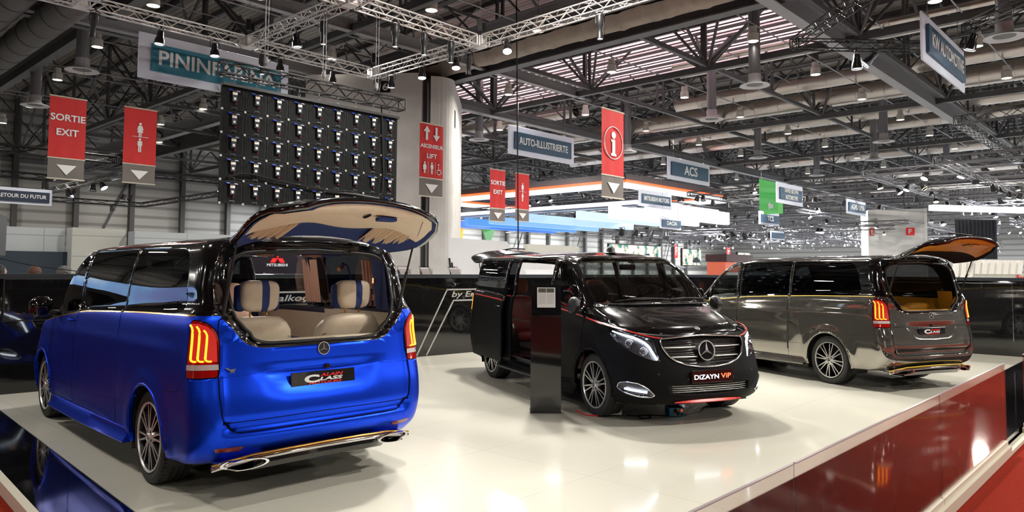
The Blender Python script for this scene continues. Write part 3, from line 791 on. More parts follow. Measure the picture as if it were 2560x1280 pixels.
        sh = MB().grid(o_); sh.grid([r[::-1] for r in i_])
        ring = lambda G: G[0] + [r[-1] for r in G[1:-1]] + G[-1][::-1] + [r[0] for r in G[1:-1]][::-1]
        ro, ri = ring(o_), ring(i_); n_ = len(ro); k0 = len(sh.v)
        sh.add(ro + ri, [(i, (i + 1) % n_, n_ + (i + 1) % n_, n_ + i) for i in range(n_)])
        so = sh.build('flap_shell', M_gloss, lid, smooth=50)
        b2 = bmesh.new(); b2.from_mesh(so.data); bmesh.ops.remove_doubles(b2, verts=b2.verts, dist=1e-4); bmesh.ops.recalc_face_normals(b2, faces=b2.faces); b2.to_mesh(so.data); b2.free()
        fr_ = M_navy if kind == 'blue' else M_blk; lin = {'blue': M_lining, 'grey': M_mustard, 'black': M_red}[kind]
        # inner frame ring
        MB().grid(lidsurf(.036, .035)).build('inner_frame', fr_, lid, smooth=60)
        # padded lining over the far half with a scalloped lower edge
        Lp = []; Lq = []
        ts = [-1 + 2 * i / 36 for i in range(37)]
        for t in ts:
            a = abs(t); zt = 1.355 + .05 * math.exp(-((t + .45) / .28) ** 2) * 0 + (.07 * (1 - a ** 2)) - .07 * math.exp(-((t + .15) / .25) ** 2)
            zt = 1.56 + .05 * cos((t + .1) * 5.5) * (1 - a ** 2) if kind == 'blue' else 1.60 + .04 * cos(t * 3.5)
            col = []
            for k in range(9):
                q = k / 8; z = 1.10 + (zt - 1.10) * q; y = t * (wz(z) - .07); l, n = B.lift(y, z, 'rear')
                d = .045 + .075 * (sin(pi * min(1, q * 1.0)) ** .6) * (1 - a ** 6 * .9) * (1 - .35 * q)
                col.append(rot(l + Vector((d + .05 * t * t, 0, 0))))
            l, n = B.lift(t * (wz(zt) - .07), zt, 'rear'); col.append(rot(l + Vector((.034 + .05 * t * t, 0, 0))))
            l, n = B.lift(t * (wz(1.1) - .07), 1.1, 'rear'); col.insert(0, rot(l + Vector((.034 + .05 * t * t, 0, 0))))
            Lp.append(col)
        lp = MB().grid(Lp)
        lp.add(Lp[0], [tuple(range(len(Lp[0])))]); lp.add(Lp[-1], [tuple(range(len(Lp[0])))])
        lpo = lp.build('flap_lining', lin, lid, smooth=60)
        # grab recess and strap on the lining
        def onlid(y, z, d): l, n = B.lift(y, z, 'rear'); l.x = min(l.x, -.838); return rot(l + Vector((d + .05 * (y / wz(z)) ** 2, 0, 0)))
        c0 = onlid(-.20, 1.20, .122); ex = Vector((0, -1, 0)); ez = (onlid(-.20, 1.25, .122) - c0).normalized(); nn = ex.cross(ez)
        if nn.z > 0: nn = -nn
        Mr = Matrix((ex, ez, ex.cross(ez))).transposed().to_4x4(); Mr.translation = c0
        sgn = 1 if ex.cross(ez).z < 0 else -1
        MB().prism(rpoly([(-.085, -.034), (.085, -.034), (.085, .034), (-.085, .034)], .03, 4), -.015, .006 * sgn if sgn > 0 else .006, 0, Mr).build('grab_recess', M_navy if kind == 'blue' else M_mustard, lpo)
        MB().prism(rpoly([(-.066, -.022), (.066, -.022), (.066, .018), (-.066, .018)], .02, 4), .004, .010, 0, Mr).build('recess_pocket', M_gap, lpo)
        st0 = Mr @ Vector((-.155, .045, .012)); MB().path([Mr @ Vector(p) for p in [(-.165, -.05, .012), (-.165, .02, .014), (-.16, .055, .014), (-.145, .06, .014), (-.138, .03, .016), (-.145, -.01, .016), (-.158, -.01, .014)]], .006, 6).build('pull_strap', M_blk, lpo, smooth='all')
        # pleated curtains either side
        if kind == 'blue':
            for sg, (y0, y1) in ((1, (.66, .34)), (-1, (-.33, -.68))):
                C_ = []
                n1 = 48
                for i in range(n1 + 1):
                    t = i / n1; ph = sin(t * 2 * pi * 9)
                    row = []
                    for q in (0, .33, .66, 1):
                        z = 1.50 + (1.80 - 1.50) * q; y = y0 + (y1 - y0) * (t if q < .1 else t); y += .05 * (1 - q) * (.5 if sg < 0 else -.3) + .012 * sin(t * 31) * q
                        row.append(onlid(y, z + .006 * sin(t * 57) * (q > .9), .056 + .016 * ph))
                    C_.append(row)
                MB().grid(C_).build('pleated_curtain', M_cream, lid, smooth='all')
        # wiper and number light bar on the outside, hinges, stays
        MB().path([onlid(.30, 1.20, -.045), onlid(.05, 1.22, -.04), onlid(-.12, 1.16, -.03)], .014, 6).build('wiper', M_rubber, lid, smooth='all')
        for sg in (1, -1):
            p0 = Vector((-.862, sg * .745, 1.30)); p1 = onlid(sg * .745, 1.60, .03)
            g0 = MB().tube(p0, p0.lerp(p1, .55), .013, 8); g0.tube(p0.lerp(p1, .55), p1, .008, 8); g0.build('gas_strut', M_rubber, root, smooth=40)
            MB().box((-.80, sg * .34, 1.853), (.09, .07, .018)).build('hinge', M_gloss, root)
    # ---------------- front end
    for sg in (1, -1):
        F = lambda u, z, o=0: B.lift(u, z, 'fcorner', sg, o)[0]
        hl = patch(B, HEADLAMP, 'fcorner', sg, -.055, 'headlamp', mat('lamp_reflector', (.10, .10, .11), .22, metal=.9, bump=.4, bscale=90), root, 0, .035, inset=.004)
        rimp = resample(rpoly(HEADLAMP, .015, 2), .03, True); wall = MB().grid([[F(u, z, .0), F(u, z, -.056)] for u, z in rimp + rimp[:1]]); wall.build('lamp_wall', M_chrome, hl, smooth=50)
        patch(B, HEADLAMP, 'fcorner', sg, .002, 'lamp_glass', M_lens, hl, 0, .03)
        drl = smooth_pts([(-1.86, .990), (-1.97, .966), (-2.09, .940), (-2.20, .905), (-2.285, .850), (-2.335, .780), (-2.385, .708)], 4)
        MB().path([F(u, z, -.018) for u, z in drl], [.006 + .006 * min(1, i / 8) for i in range(len(drl))], 8).build('daytime_strip', M_drl, hl, smooth='all')
        for (u, z, r) in ((-2.07, .875, .036), (-2.24, .80, .034)):
            l, n = B.lift(u, z, 'fcorner', sg, -.045); Mx = Matrix.Translation(l) @ Vector((1, -sg * -.35, 0)).to_track_quat('Z', 'Y').to_matrix().to_4x4()
            MB().lathe([(0, .034), (r * .5, .029), (r * .85, .016), (r, 0), (r, -.02)], 20, 0, Mx).build('projector', mat('projector_lens', (.08, .09, .10), .03, coat=1), hl, smooth='all')
            MB().lathe([(r, .004), (r + .006, .006), (r + .01, 0), (r + .01, -.02)], 20, 0, Mx).build('projector_ring', M_chrome, hl, smooth='all')
        fg = patch(B, FOGLAMP, 'fcorner', sg, -.03, 'fog_lamp', mat('lamp_reflector'), root, 0, .035)
        rf = resample(rpoly(FOGLAMP, .015, 2), .03, True); MB().grid([[F(u, z, .004), F(u, z, -.032)] for u, z in rf + rf[:1]]).build('lamp_wall', M_chrome, fg, smooth=50)
        MB().path([F(u, z, .003) for u, z in rf], .007, 6, closed=True).build('chrome_rim', M_chrome, fg, smooth='all')
        MB().path([F(u, z, -.008) for u, z in [(-2.04, .392), (-2.12, .382), (-2.22, .372), (-2.29, .365)]], .013, 8, flat=.8).build('fog_strip', M_drl, fg, smooth='all')
        patch(B, FOGLAMP, 'fcorner', sg, .0, 'lamp_glass', M_lens, fg, 0, .03)
    if True:
        FR = lambda y, z, o=0: B.lift(y, z, 'front', 1, o)[0]
        gr = patch(B, GRILLE, 'front', 1, -.075, 'grille', M_dark, root, 0, .06)
        GP = resample(rpoly(GRILLE, .02, 2), .04, True)
        MB().grid([[FR(u, z, .0), FR(u, z, -.076)] for u, z in GP + GP[:1]]).build('grille_surround', M_gloss, gr, smooth=50)
        MB().path([FR(u, z, .004) for u, z in GP], .010, 8, closed=True).build('chrome_frame', M_chrome, gr, smooth='all')
        def gw(z): return lerp_tab([(.618, .05), (.645, .28), (.688, .41), (.745, .485), (.83, .535), (.885, .548), (.95, .5)], z) - .012
        for z, r, m_ in ((.70, .006, M_gloss), (.735, .0075, M_silver), (.76, .005, M_gloss), (.78, .005, M_gloss), (.805, .005, M_gloss), (.835, .0075, M_silver), (.862, .005, M_gloss), (.885, .005, M_gloss), (.908, .005, M_gloss), (.665, .006, M_gloss)):
            for sg in (1, -1):
                y1 = gw(z); y0 = .115
                if y1 > y0: MB().path([FR(sg * y, z, -.03) for y in [y0 + (y1 - y0) * i / 8 for i in range(9)]], r, 6, flat=1.3 if m_ is M_silver else 1).build('grille_bar', m_, gr, smooth='all')
        l, n = B.lift(0, .787, 'front'); Ms = Matrix.Translation(l + Vector((-.012, 0, 0))) @ face_m((0, 1, 0), (-.12, 0, 1))
        s_ = star_emblem('grille_star', .104, Ms, gr, ringmat=M_chrome, face=M_gloss, th=.016)
        it = patch(B, INTAKE, 'front', 1, -.05, 'lower_intake', M_dark, root, 0, .06)
        IP = resample(INTAKE, .05, True); MB().grid([[FR(u, z, .0), FR(u, z, -.052)] for u, z in IP + IP[:1]]).build('intake_wall', M_dark, it)
        for z in (.365, .388, .411, .434): MB().path([FR(y, z, -.012) for y in [-.49 + .98 * i / 16 for i in range(17)]], .0024, 5).build('intake_bar', M_silver, it, smooth='all')
        l, n = B.lift(0, 1.0, 'front'); l2, n2 = B.lift(st(3.93) - .03, 0, 'top')
        l2, n2 = B.lift(st(3.86), 0, 'top', 1, .002); zz_ = n2.normalized(); yy_ = Vector((-1, 0, 0)); yy_ = (yy_ - zz_ * yy_.dot(zz_)).normalized(); xx_ = yy_.cross(zz_)
        Mb = Matrix((xx_, yy_, zz_)).transposed().to_4x4(); Mb.translation = l2
        star_emblem('bonnet_badge', .030, Mb, root, face=M_dark, th=.003)
        seam([(.53, .955), (.62, .94)], 'front')
        if kind == 'black':
            l, n = B.lift(0, .525, 'front'); Mp = Matrix.Translation(l + Vector((.012, 0, 0))) @ face_m((0, 1, 0), (-.04, 0, 1))
            pb = MB().box((0, 0, 0), (.54, .135, .022), bev=.005).build('number_plate', M_gloss, root, M=Mp)
            text('DiZAYN', 'plate_lettering', emat('white_led_letters', (.75, .85, 1), 8), .32, .046, (-.078, -.004, .0115), parent=pb, ext=.0008, off=.0)
            text('ViP', 'plate_lettering', emat('red_led_letters', (1, .08, .03), 7), .13, .050, (.178, .0, .0115), parent=pb, ext=.0008, off=0)
            LP_ = []
            for y in [-.44 + .88 * i / 20 for i in range(21)]:
                k = 1 - (abs(y) / .44) ** 2.5; x_ = FR(y, .27).x; LP_.append([(x_ + .006, y, .262 + .018 * k), (x_ + .022 * k + .004, y, .252), (x_ + .004, y, .250 - .012 * k), (x_ - .05, y, .25)])
            MB().grid(LP_).build('front_lip', M_redpin, root, smooth=50)
            for yy in (-.62, .62, -.3, .3):
                l, n = B.lift(yy, .56 if abs(yy) > .4 else .50, 'front', 1, .0); MB().lathe([(0, .003), (.011, .003), (.013, 0)], 14, 0, Matrix.Translation(l) @ n.to_track_quat('Z', 'Y').to_matrix().to_4x4()).build('parking_sensor', M_dark, root)
        # wipers and cowl
        cw = MB(); cw.path([B.lift(y, 1.262, 'front', 1, .0)[0] + Vector((.012, 0, -.004)) for y in [-.70 + 1.4 * i / 12 for i in range(13)]], .014, 6, flat=.5); cw.build('cowl', M_rubber, root, smooth='all')
        for ya, yb in ((-.60, .10), (.02, .70)):
            wp = MB(); wp.path([B.lift(ya, 1.275, 'front', 1, .02)[0], B.lift((ya + yb) / 2, 1.30, 'front', 1, .03)[0], B.lift(yb, 1.30, 'front', 1, .02)[0]], .009, 6)
            wp.path([B.lift(ya + .1, 1.292, 'front', 1, .012)[0], B.lift(yb + .05, 1.305, 'front', 1, .012)[0]], .006, 5); wp.build('wiper', M_rubber, root, smooth='all')
    # seal line round side glass, small black pillar at the divider
    return B, root, doors, objs
# ---------------------------------------------------------------- cabins
def cushion(mb, c, d, r=.05, M=None, mi=0): mb.box(c, d, mi, M, bev=r)
def seat(parent, x, y, z, leather, head_m, facing=1, w=.56, stripe=None, post=None, high=False, h=.62, full=True, head=True):
    """seat part; facing=1 looks forward (+X)"""
    s_ = empty('seat', (x, y, 0)); s_.parent = parent
    if facing < 0: s_.rotation_euler = (0, 0, pi)
    bk = bmesh.new(); bmesh.ops.create_cube(bk, size=1); bmesh.ops.subdivide_edges(bk, edges=bk.edges[:], cuts=5, use_grid_fill=True)
    for v in bk.verts:
        p = v.co * 2; q = (abs(p.x) ** 4 + abs(p.y) ** 5 + abs(p.z) ** 6) ** (1 / 4.6)
        v.co = Vector((p.x * .085, p.y * w / 2 * (1 - .10 * max(0, p.z) ** 2), p.z * h / 2)) / max(q, .85)
        v.co.x += .03 * p.y * p.y - .10 * (p.z) * .6
    b = MB().bm(bk, 0, Matrix.Translation((0, 0, z - h / 2))); bk.free(); b.build('backrest', leather, s_, smooth='all')
    sm = MB(); zz = z - .16
    sm.path([(-.075, -w / 2 + .03, zz), (-.10, 0, zz + .004), (-.075, w / 2 - .03, zz)], .004, 5)
    sm.build('piping', M_gap if leather is not M_beige else mat('tan_piping', (.35, .28, .2), .6), s_, smooth='all')
    if full:
        cu = MB(); cushion(cu, (.26, 0, z - h + .02), (.52, w, .17), .06); cu.build('seat_cushion', leather, s_, smooth=50)
        for sg in (-1, 1):
            MB().box((.16, sg * (w / 2 + .045), z - h + .24), (.42, .08, .09), bev=.03).build('armrest', leather, s_, smooth=50)
    if not head: return s_
    hh = empty('headrest', (-.07, 0, z)); hh.parent = s_
    hb = bmesh.new(); bmesh.ops.create_cube(hb, size=1); bmesh.ops.subdivide_edges(hb, edges=hb.edges[:], cuts=9, use_grid_fill=True); hb.faces.index_update()
    st_f = {f.index for f in hb.faces if -.21 < f.calc_center_median().y < -.0} if stripe else set()
    for v in hb.verts:
        p = v.co * 2; q = (abs(p.x) ** 4 + abs(p.y) ** 4 + abs(p.z) ** 4) ** .25
        v.co = Vector((p.x * .062, p.y * .152 * (1 + .05 * p.z), p.z * .118)) / max(q, .8)
    m2 = MB(); hb.verts.index_update()
    for f in hb.faces:
        k = 1 if f.index in st_f else 0
        m2.f.append(tuple(v.index for v in f.verts)); m2.m.append(k)
    m2.v = [tuple(v.co + Vector((0, 0, .155))) for v in hb.verts]; hb.free()
    m2.build('headrest_pad', [head_m, stripe or head_m], hh, smooth='all')
    if stripe:
        for k in (-1, 1):
            pass
        wg = MB(); cushion(wg, (.03, .135, .14), (.10, .07, .20), .03); cushion(wg, (.03, -.135, .14), (.10, .07, .20), .03); wg.build('headrest_wings', stripe, hh, smooth='all')
    for k in (-1, 1): MB().tube((0, k * .065, -.04), (0, k * .065, .06), .007, 8).build('headrest_post', post or M_chrome, hh, smooth='all')
    return s_
def pleat(parent, x0, x1, y, z0, z1, m, sg, n=6, lean=0, name='window_curtain'):
    C_ = []
    for i in range(n * 8 + 1):
        t = i / (n * 8); ph = sin(t * 2 * pi * n)
        C_.append([(x0 + (x1 - x0) * t + lean * q, y - sg * (.018 * ph + .03 * (1.0 - 0) * q * 2.1), z0 + (z1 - z0) * q) for q in (0, .5, 1)])
    return MB().grid(C_).build(name, m, parent, smooth='all')
def cabin(kind, B, root):
    st = B.st; e = B.ext
    def liner(m, x0, x1, z0, z1, name, d=.055, sgs=(1, -1)):
        for sg in sgs:
            G = []
            n = 16
            for i in range(n + 1):
                x = x0 + (x1 - x0) * i / n; G.append([B.lift(x, z0 + (z1 - z0) * k / 5, 'side', sg, -d)[0] for k in range(6)])
            MB().grid(G).build(name, m, root, smooth='all')
    tr = {'blue': M_beige, 'grey': M_mustard, 'black': mat('cabin_trim_black', (.01, .008, .008), .6)}[kind]
    if kind != 'black': liner(tr, -.60, .60, .80, 1.285, 'side_trim'); liner(tr, .60, st(1.9), .42, 1.22, 'side_trim')
    cf = MB().box((st(1.1) - .2, 0, .38), (st(1.1) + 1.7, 1.66, .05)).build('cabin_floor', {'blue': M_beige, 'grey': M_blk, 'black': mat('red_carpet_floor', (.05, .006, .006), .9)}[kind], root)
    # rear shelf just inside the opening
    if True:
        MB().box((-.865, 0, 1.09), (.10, 1.04, .07), bev=.02).build('load_sill_trim', tr, root, smooth=50)
        MB().box((-.915, 0, 1.105), (.004, .004, .03)).build('sill_joint', M_gap, root)
        for sg in (1, -1):
            MB().grid([[(-.885 + .03 * k, sg * (.50 + .19 * t + .02 * k), 1.10 + .26 * t ** 1.2 + (.0 if k else 0)) for k in range(3)] for t in [i / 8 for i in range(9)]]).build('corner_trim', tr, root, smooth='all')
    # headlining with roof console
    G = []
    for i in range(15):
        x = -.72 + (st(2.1) + .72) * i / 14; G.append([(x, y, B.lift(x, y * .9, 'top')[0].z - .075 - .03 * abs(y) ** 3 * 2) for y in [-.66 + 1.32 * k / 10 for k in range(11)]])
    hl = MB().grid(G).build('headlining', M_head if kind == 'blue' else M_blk, root, smooth='all')
    if kind == 'blue':
        for y in (.30, -.12):
            MB().lathe([(0, -.02), (.06, -.018), (.075, 0), (.06, .006)], 20, 0, Matrix.Translation((-.52, y, 1.765)) @ Matrix.Diagonal((1.1, 1.3, 1, 1))).build('roof_vent', mat('brown_vent', (.22, .12, .09), .4), hl, smooth='all')
            MB().box((-.52, y - .02, 1.742), (.03, .03, .008), bev=.003).build('vent_knob', M_chrome, hl)
            MB().box((-.50, y + (.16 if y > 0 else -.17), 1.762), (.11, .17, .02), bev=.006).build('switch_panel', M_navy, hl)
    if kind == 'blue':
        for y in (.395, -.42):
            seat(root, -.60, y, 1.285, M_beige, M_beige, 1, .60, M_navy, M_gold, full=True)
        cn = empty('centre_console', (0, 0, 0)); cn.parent = root
        MB().box((.05, -.02, .92), (1.1, .22, .30), bev=.05).build('console_body', mat('peach_leather', (.55, .30, .22), .5), cn, smooth=50)
        MB().box((.05, -.02, 1.075), (.9, .16, .02), bev=.008).build('console_lid', M_navy, cn)
        for y in (.40, -.40): seat(root, 1.75, y, 1.22, M_pink, M_pink, -1, .56, None, M_gold)
        MB().box((2.0, 0, .95), (.05, 1.5, .65), bev=.02).build('partition', M_navy, root)
        MB().box((1.96, 0, 1.33), (.02, .75, .10), bev=.005).build('partition_ledge', M_gloss, root)
        pleat(root, .62, .93, -.855, 1.315, 1.745, M_pink, -1, 6)
        pleat(root, -.45, -.18, -.855, 1.315, 1.73, M_pink, -1, 5, -.02)
        pleat(root, .62, .93, .855, 1.315, 1.745, M_pink, 1, 6)
        # navy pillar panels
        for sg in (1, -1):
            G = [[(-.80 + .35 * t, sg * (.70 + .10 * t - .06 * q), 1.30 + .44 * q) for q in (0, .35, .7, 1)] for t in (0, .5, 1)]
            MB().grid(G).build('pillar_panel', M_navy, root, smooth='all')
        MB().path([(-.66 + .0 * 1, .735 - .0 * i, 1.55) if False else (-.62 + .06 * cos(t), .73 + .012 * cos(t), 1.56 + .075 * sin(t)) for i, t in enumerate([2 * pi * k / 24 for k in range(24)])], .005, 6, closed=True).build('speaker_ring', M_gold, root, smooth='all')
        gl = MB().path([(-.55, -.70, 1.33), (-.55, -.69, 1.47), (-.50, -.60, 1.50), (-.46, -.54, 1.56), (-.45, -.50, 1.68), (-.47, -.44, 1.70), (-.50, -.42, 1.66)], .008, 8); go = gl.build('reading_lamp', M_navy, root, smooth='all')
        MB().tube((-.50, -.42, 1.67), (-.55, -.36, 1.645), .018, 12).build('reading_lamp_head', mat('copper', (.75, .38, .25), .3, metal=1), go, smooth=40)
        MB().box((-.56, -.70, 1.55), (.03, .015, .05), bev=.004).build('seat_switch', mat('copper'), root)
        for k in (0, 1): MB().box((-.60, -.685, 1.405 + 0 * k), (.012, .008, .05)).build('switch_bar', mat('copper'), root, loc=(.022 * k, 0, 0))
    elif kind == 'grey':
        for y in (.40, -.40): seat(root, -.40, y, 1.20, M_mustard, M_mustard, 1, .62, None, M_chrome, head=False)
        MB().box((-.42, 0, 1.08), (.22, .30, .16), bev=.06).build('folded_armrest', M_mustard, root, smooth=50)
        for y in (.42, -.42): seat(root, 1.6, y, 1.10, M_mustard, M_mustard, -1, .56, None, M_chrome, head=False)
        MB().box((1.95, 0, 1.05), (.05, 1.5, .9), bev=.02).build('partition', M_blk, root)
        MB().grid([[(-.82 + .30 * t, -(.70 + .09 * t - .06 * q), 1.10 + .28 * q) for q in (0, .5, 1)] for t in (0, .5, 1)]).build('pillar_panel', M_mustard, root, smooth='all')
    else:
        for y in (-.36, .36):
            s_ = seat(root, -.20 if y < 0 else 1.0, y, 1.24, M_red, mat('brown_suede', (.16, .05, .03), .9), 1, .54, None, M_chrome)
        MB().box((.35, -.02, .86), (.75, .24, .12), bev=.03).build('folding_table', mat('red_lacquer', (.2, .012, .01), .15, coat=1), root, smooth=50)
        for y in (-.38, .38): seat(root, 2.02 + .35, y, 1.20, M_blk, M_blk, 1, .52, None, M_chrome)
        MB().box((st(1.4), -.80, .375), (1.15, .16, .06), bev=.01).build('step_sill', M_chrome if False else M_dark, root)
        # running board
        rb = MB(); rb.box((1.4, -.97, .265), (1.7, .20, .035), bev=.008); rb.build('running_board', M_dark, root)
        for sg in (1, -1):
            for zz in (.42, 1.80, .95):
                MB().box((1.25, sg * .93, zz), (.9, .01, .012)).build('door_rail', M_dark, root) if sg < 0 and zz < 1 else None
        MB().lathe([(0, .09), (.03, .085), (.055, .05), (.06, .02), (.09, 0)], 12, 0, Matrix.Translation((2.0, 0, 1.893))).build('roof_aerial', M_dark, root, smooth='all')
        # jamb trim, star projector on the jamb
        star_emblem('jamb_star', .038, Matrix.Translation((.80, -.915, .84)) @ face_m((1, 0, 0), (0, 0, 1)), root, face=M_dark)
    cl = lamp('POINT', (0, 0, 0), {'blue': 9, 'grey': 3, 'black': 3}[kind], (1, .9, .8), size=.06); cl.parent = root; cl.location = (.9 if kind != 'blue' else .3, 0, 1.66)
    # dashboard, steering wheel, front seats, inner mirror
    dm = mat('dashboard_black', (.012, .011, .010), .55)
    db = MB(); R_ = []
    for i in range(13):
        y = -.80 + 1.6 * i / 12; bl = .05 * math.exp(-((y - .38) / .2) ** 2)
        R_.append([(st(3.04) - .0 * y, y, 1.20), (st(2.88), y, 1.22 + bl * .6), (st(2.68), y, 1.20 + bl), (st(2.60), y, 1.12 + bl * .3), (st(2.62), y, .85), (st(2.75), y, .60)])
    db.grid(R_).build('dashboard', dm, root, smooth=60)
    Ms = Matrix.Translation((st(2.50), .38, 1.10)) @ Matrix.Rotation(radians(-65), 4, 'Y')
    sw = MB(); sw.path([(.185 * cos(t), .185 * sin(t), 0) for t in [2 * pi * k / 28 for k in range(28)]], .014, 8, closed=True, M=Ms); sw.lathe([(0, .02), (.06, .015), (.07, -.01), (0, -.02)], 16, 0, Ms)
    for a in (0, pi, -pi / 2): sw.tube((0, 0, 0), (.18 * sin(a) if False else .18 * cos(a), .18 * sin(a), 0), .013, 6, M=Ms)
    sw.build('steering_wheel', M_blk, root, smooth=50)
    if kind != 'black':
        for y in (.38, -.38): seat(root, st(2.0) + .32, y, 1.20, M_blk, M_blk, 1, .52, None, M_chrome)
    MB().box((st(2.42), 0, 1.70), (.03, .24, .07), bev=.015).build('inner_mirror', M_blk, root, smooth=50)
    if kind == 'black':
        for y in (.36, -.36): MB().box((st(2.27), y, 1.765), (.16, .42, .02), bev=.008).build('sun_visor', M_beige, root, smooth=50)
VANS = {}
for kd, (x, y, a, ex, lb) in {
    'blue': (-2.1028, 6.33, 133.79, .23, 'satin blue van with gloss black top, raised rear window and beige seats inside'),
    'black': (.55, 11.726, -66.84, 0, 'black van facing the viewer with open side door and red pinstripe'),
    'grey': (5.5838, 11.3078, 113.41, 0, 'mirror grey van with raised rear window and mustard leather cabin')}.items():
    Bd, rt, drs, obs = make_van(kd, lb, (x, y), a, ex); cabin(kd, Bd, rt); VANS[kd] = (Bd, rt, drs, obs)
VANS['black'][2][('sliding_door', -1)].location = (-1.28, -.105, 0)
# ---------------------------------------------------------------- floor materials
def tiles(name, col, rough, sx, sy, mortar, mcol, coat=0, spec=.5, bumpy=0):
    m = bpy.data.materials.new(name); m.use_nodes = True; nt = m.node_tree; b = nt.nodes['Principled BSDF']; MATS[name] = m
    tc = nt.nodes.new('ShaderNodeTexCoord'); br = nt.nodes.new('ShaderNodeTexBrick'); br.offset = 0; br.inputs['Color1'].default_value = (*col, 1); br.inputs['Color2'].default_value = (*[c * .97 for c in col], 1)
    br.inputs['Mortar'].default_value = (*mcol, 1); br.inputs['Scale'].default_value = 1; br.inputs['Mortar Size'].default_value = mortar; br.inputs['Brick Width'].default_value = sx; br.inputs['Row Height'].default_value = sy
    nt.links.new(tc.outputs['Object'], br.inputs['Vector']); nt.links.new(br.outputs['Color'], b.inputs['Base Color'])
    b.inputs['Roughness'].default_value = rough; b.inputs['Coat Weight'].default_value = coat; b.inputs['Coat Roughness'].default_value = .03; b.inputs['Specular IOR Level'].default_value = spec
    if bumpy:
        n = nt.nodes.new('ShaderNodeTexNoise'); n.inputs['Scale'].default_value = 1.3; bp = nt.nodes.new('ShaderNodeBump'); bp.inputs['Strength'].default_value = bumpy; bp.inputs['Distance'].default_value = .02
        nt.links.new(tc.outputs['Object'], n.inputs['Vector']); nt.links.new(n.outputs['Fac'], bp.inputs['Height']); nt.links.new(bp.outputs[0], b.inputs['Normal'])
    return m
M_wfloor = tiles('polished_white_floor', (.69, .67, .575), .14, 2.4, 1.2, .0022, (.45, .44, .38), coat=.15, bumpy=.004)
M_bfloor = tiles('polished_black_tile', (.004, .004, .005), .06, 1.0, 1.0, .003, (.02, .02, .02), coat=0)
M_carpet = mat('red_carpet', (.25, .017, .006), .95, noise=.10, nscale=30, bump=.5, bscale=400, spec=.1)
M_kerb = mat('cream_kerb', (.62, .58, .47), .4)
M_bwall = mat('gloss_black_panel', (.006, .006, .007), .07, coat=1)
M_alu = mat('brushed_aluminium', (.72, .72, .72), .3, metal=1)
M_clear = glassmat('barrier_glass', (.86, .84, .83), ior=1.29)
def slab(name, poly, z0, z1, m, kind='structure', **kw):
    """prism with its outline given in hall coordinates"""
    mb = MB().prism([(W(*p).x, W(*p).y) for p in poly], z0, z1)
    o = mb.build(name, m, **kw)
    if kind: o['kind'] = kind
    return o
def hall_box(name, a, b, z, d, m, bev=0, parent=None, **kw):
    """box centred at hall (a, b), size d = (along a, along b, up), turned with the hall"""
    o = MB().box((0, 0, 0), d, bev=bev).build(name, m, parent, **kw); o.location = W(a, b, z); o.rotation_euler = (0, 0, YAW); return o
# hall floor (carpet level) and the stage
slab('floor', [(-45, -45), (150, -45), (150, 75), (-45, 75)], -.16, -.10, M_carpet)
fl2 = slab('floor_far', [(19.2, -45), (150, -45), (150, 75), (-45, 75), (-45, 12.9), (19.2, 12.9)], -.099, -.095, mat('grey_hall_floor', (.30, .30, .30), .35, noise=.08, nscale=.5))
def rel(a0, b0, a, b): return [(p - a0, q - b0) for p, q in zip(a, b)]
def stage_slab(name, poly, z0, z1, m):
    o = MB().prism(poly, z0, z1).build(name, m); o.rotation_euler = (0, 0, YAW); o['kind'] = 'structure'; return o
stage_slab('floor_stage_white', [(1.80, 2.39), (17.55, 2.39), (17.55, 10.10), (2.31, 11.40)], -.095, 0, M_wfloor)
stage_slab('floor_stage_border_right', [(1.31, 1.40), (17.55, 1.40), (17.55, 2.385), (1.80, 2.385)], -.095, -.003, M_bfloor)
stage_slab('floor_stage_border_left', [(1.26, 1.40), (1.795, 2.39), (2.305, 11.40), (1.84, 11.42)], -.095, -.003, M_bfloor)
stage_slab('trim_1', [(1.20, 1.36), (1.26, 1.40), (1.84, 11.42), (1.78, 11.42)], -.095, .004, M_kerb)
stage_slab('trim_2', [(1.20, 1.315), (8.50, 1.315), (8.50, 1.385), (1.20, 1.385)], -.095, -.012, M_kerb)
stage_slab('trim_3', [(8.50, 1.315), (9.58, 1.315), (9.58, 1.385), (8.50, 1.385)], -.095, -.06, M_kerb)
stage_slab('trim_4', [(9.58, 1.315), (17.55, 1.315), (17.55, 1.385), (9.58, 1.385)], -.095, -.012, M_kerb)
# glass barrier: separate panes standing in a channel
gch = MB()
for i, (a0, a1) in enumerate(((1.45, 3.36), (3.375, 6.0), (6.01, 8.50), (9.60, 12.2), (12.21, 14.8), (14.81, 17.4))):
    t = empty('glass_barrier', W((a0 + a1) / 2, 1.36, 0), YAW, ['clear glass barrier pane nearest the viewer on the cream kerb', 'long clear glass barrier pane between the two visible joints', 'clear glass barrier pane ending at the opening in the barrier',
        'clear glass barrier pane beyond the opening at the right edge', 'clear glass barrier pane beyond the opening, further along the red carpet', 'last clear glass barrier pane beside the back wall'][i], 'glass barrier')
    MB().box((0, 0, .385), (a1 - a0, .014, .77), bev=.002).build('pane', M_clear, t)
    MB().box((0, 0, .772), (a1 - a0, .0145, .006)).build('polished_edge', mat('glass_edge', (.45, .40, .42), .15), t)
    MB().box((0, 0, .012), (a1 - a0, .035, .05), bev=.004).build('channel', M_kerb, t)
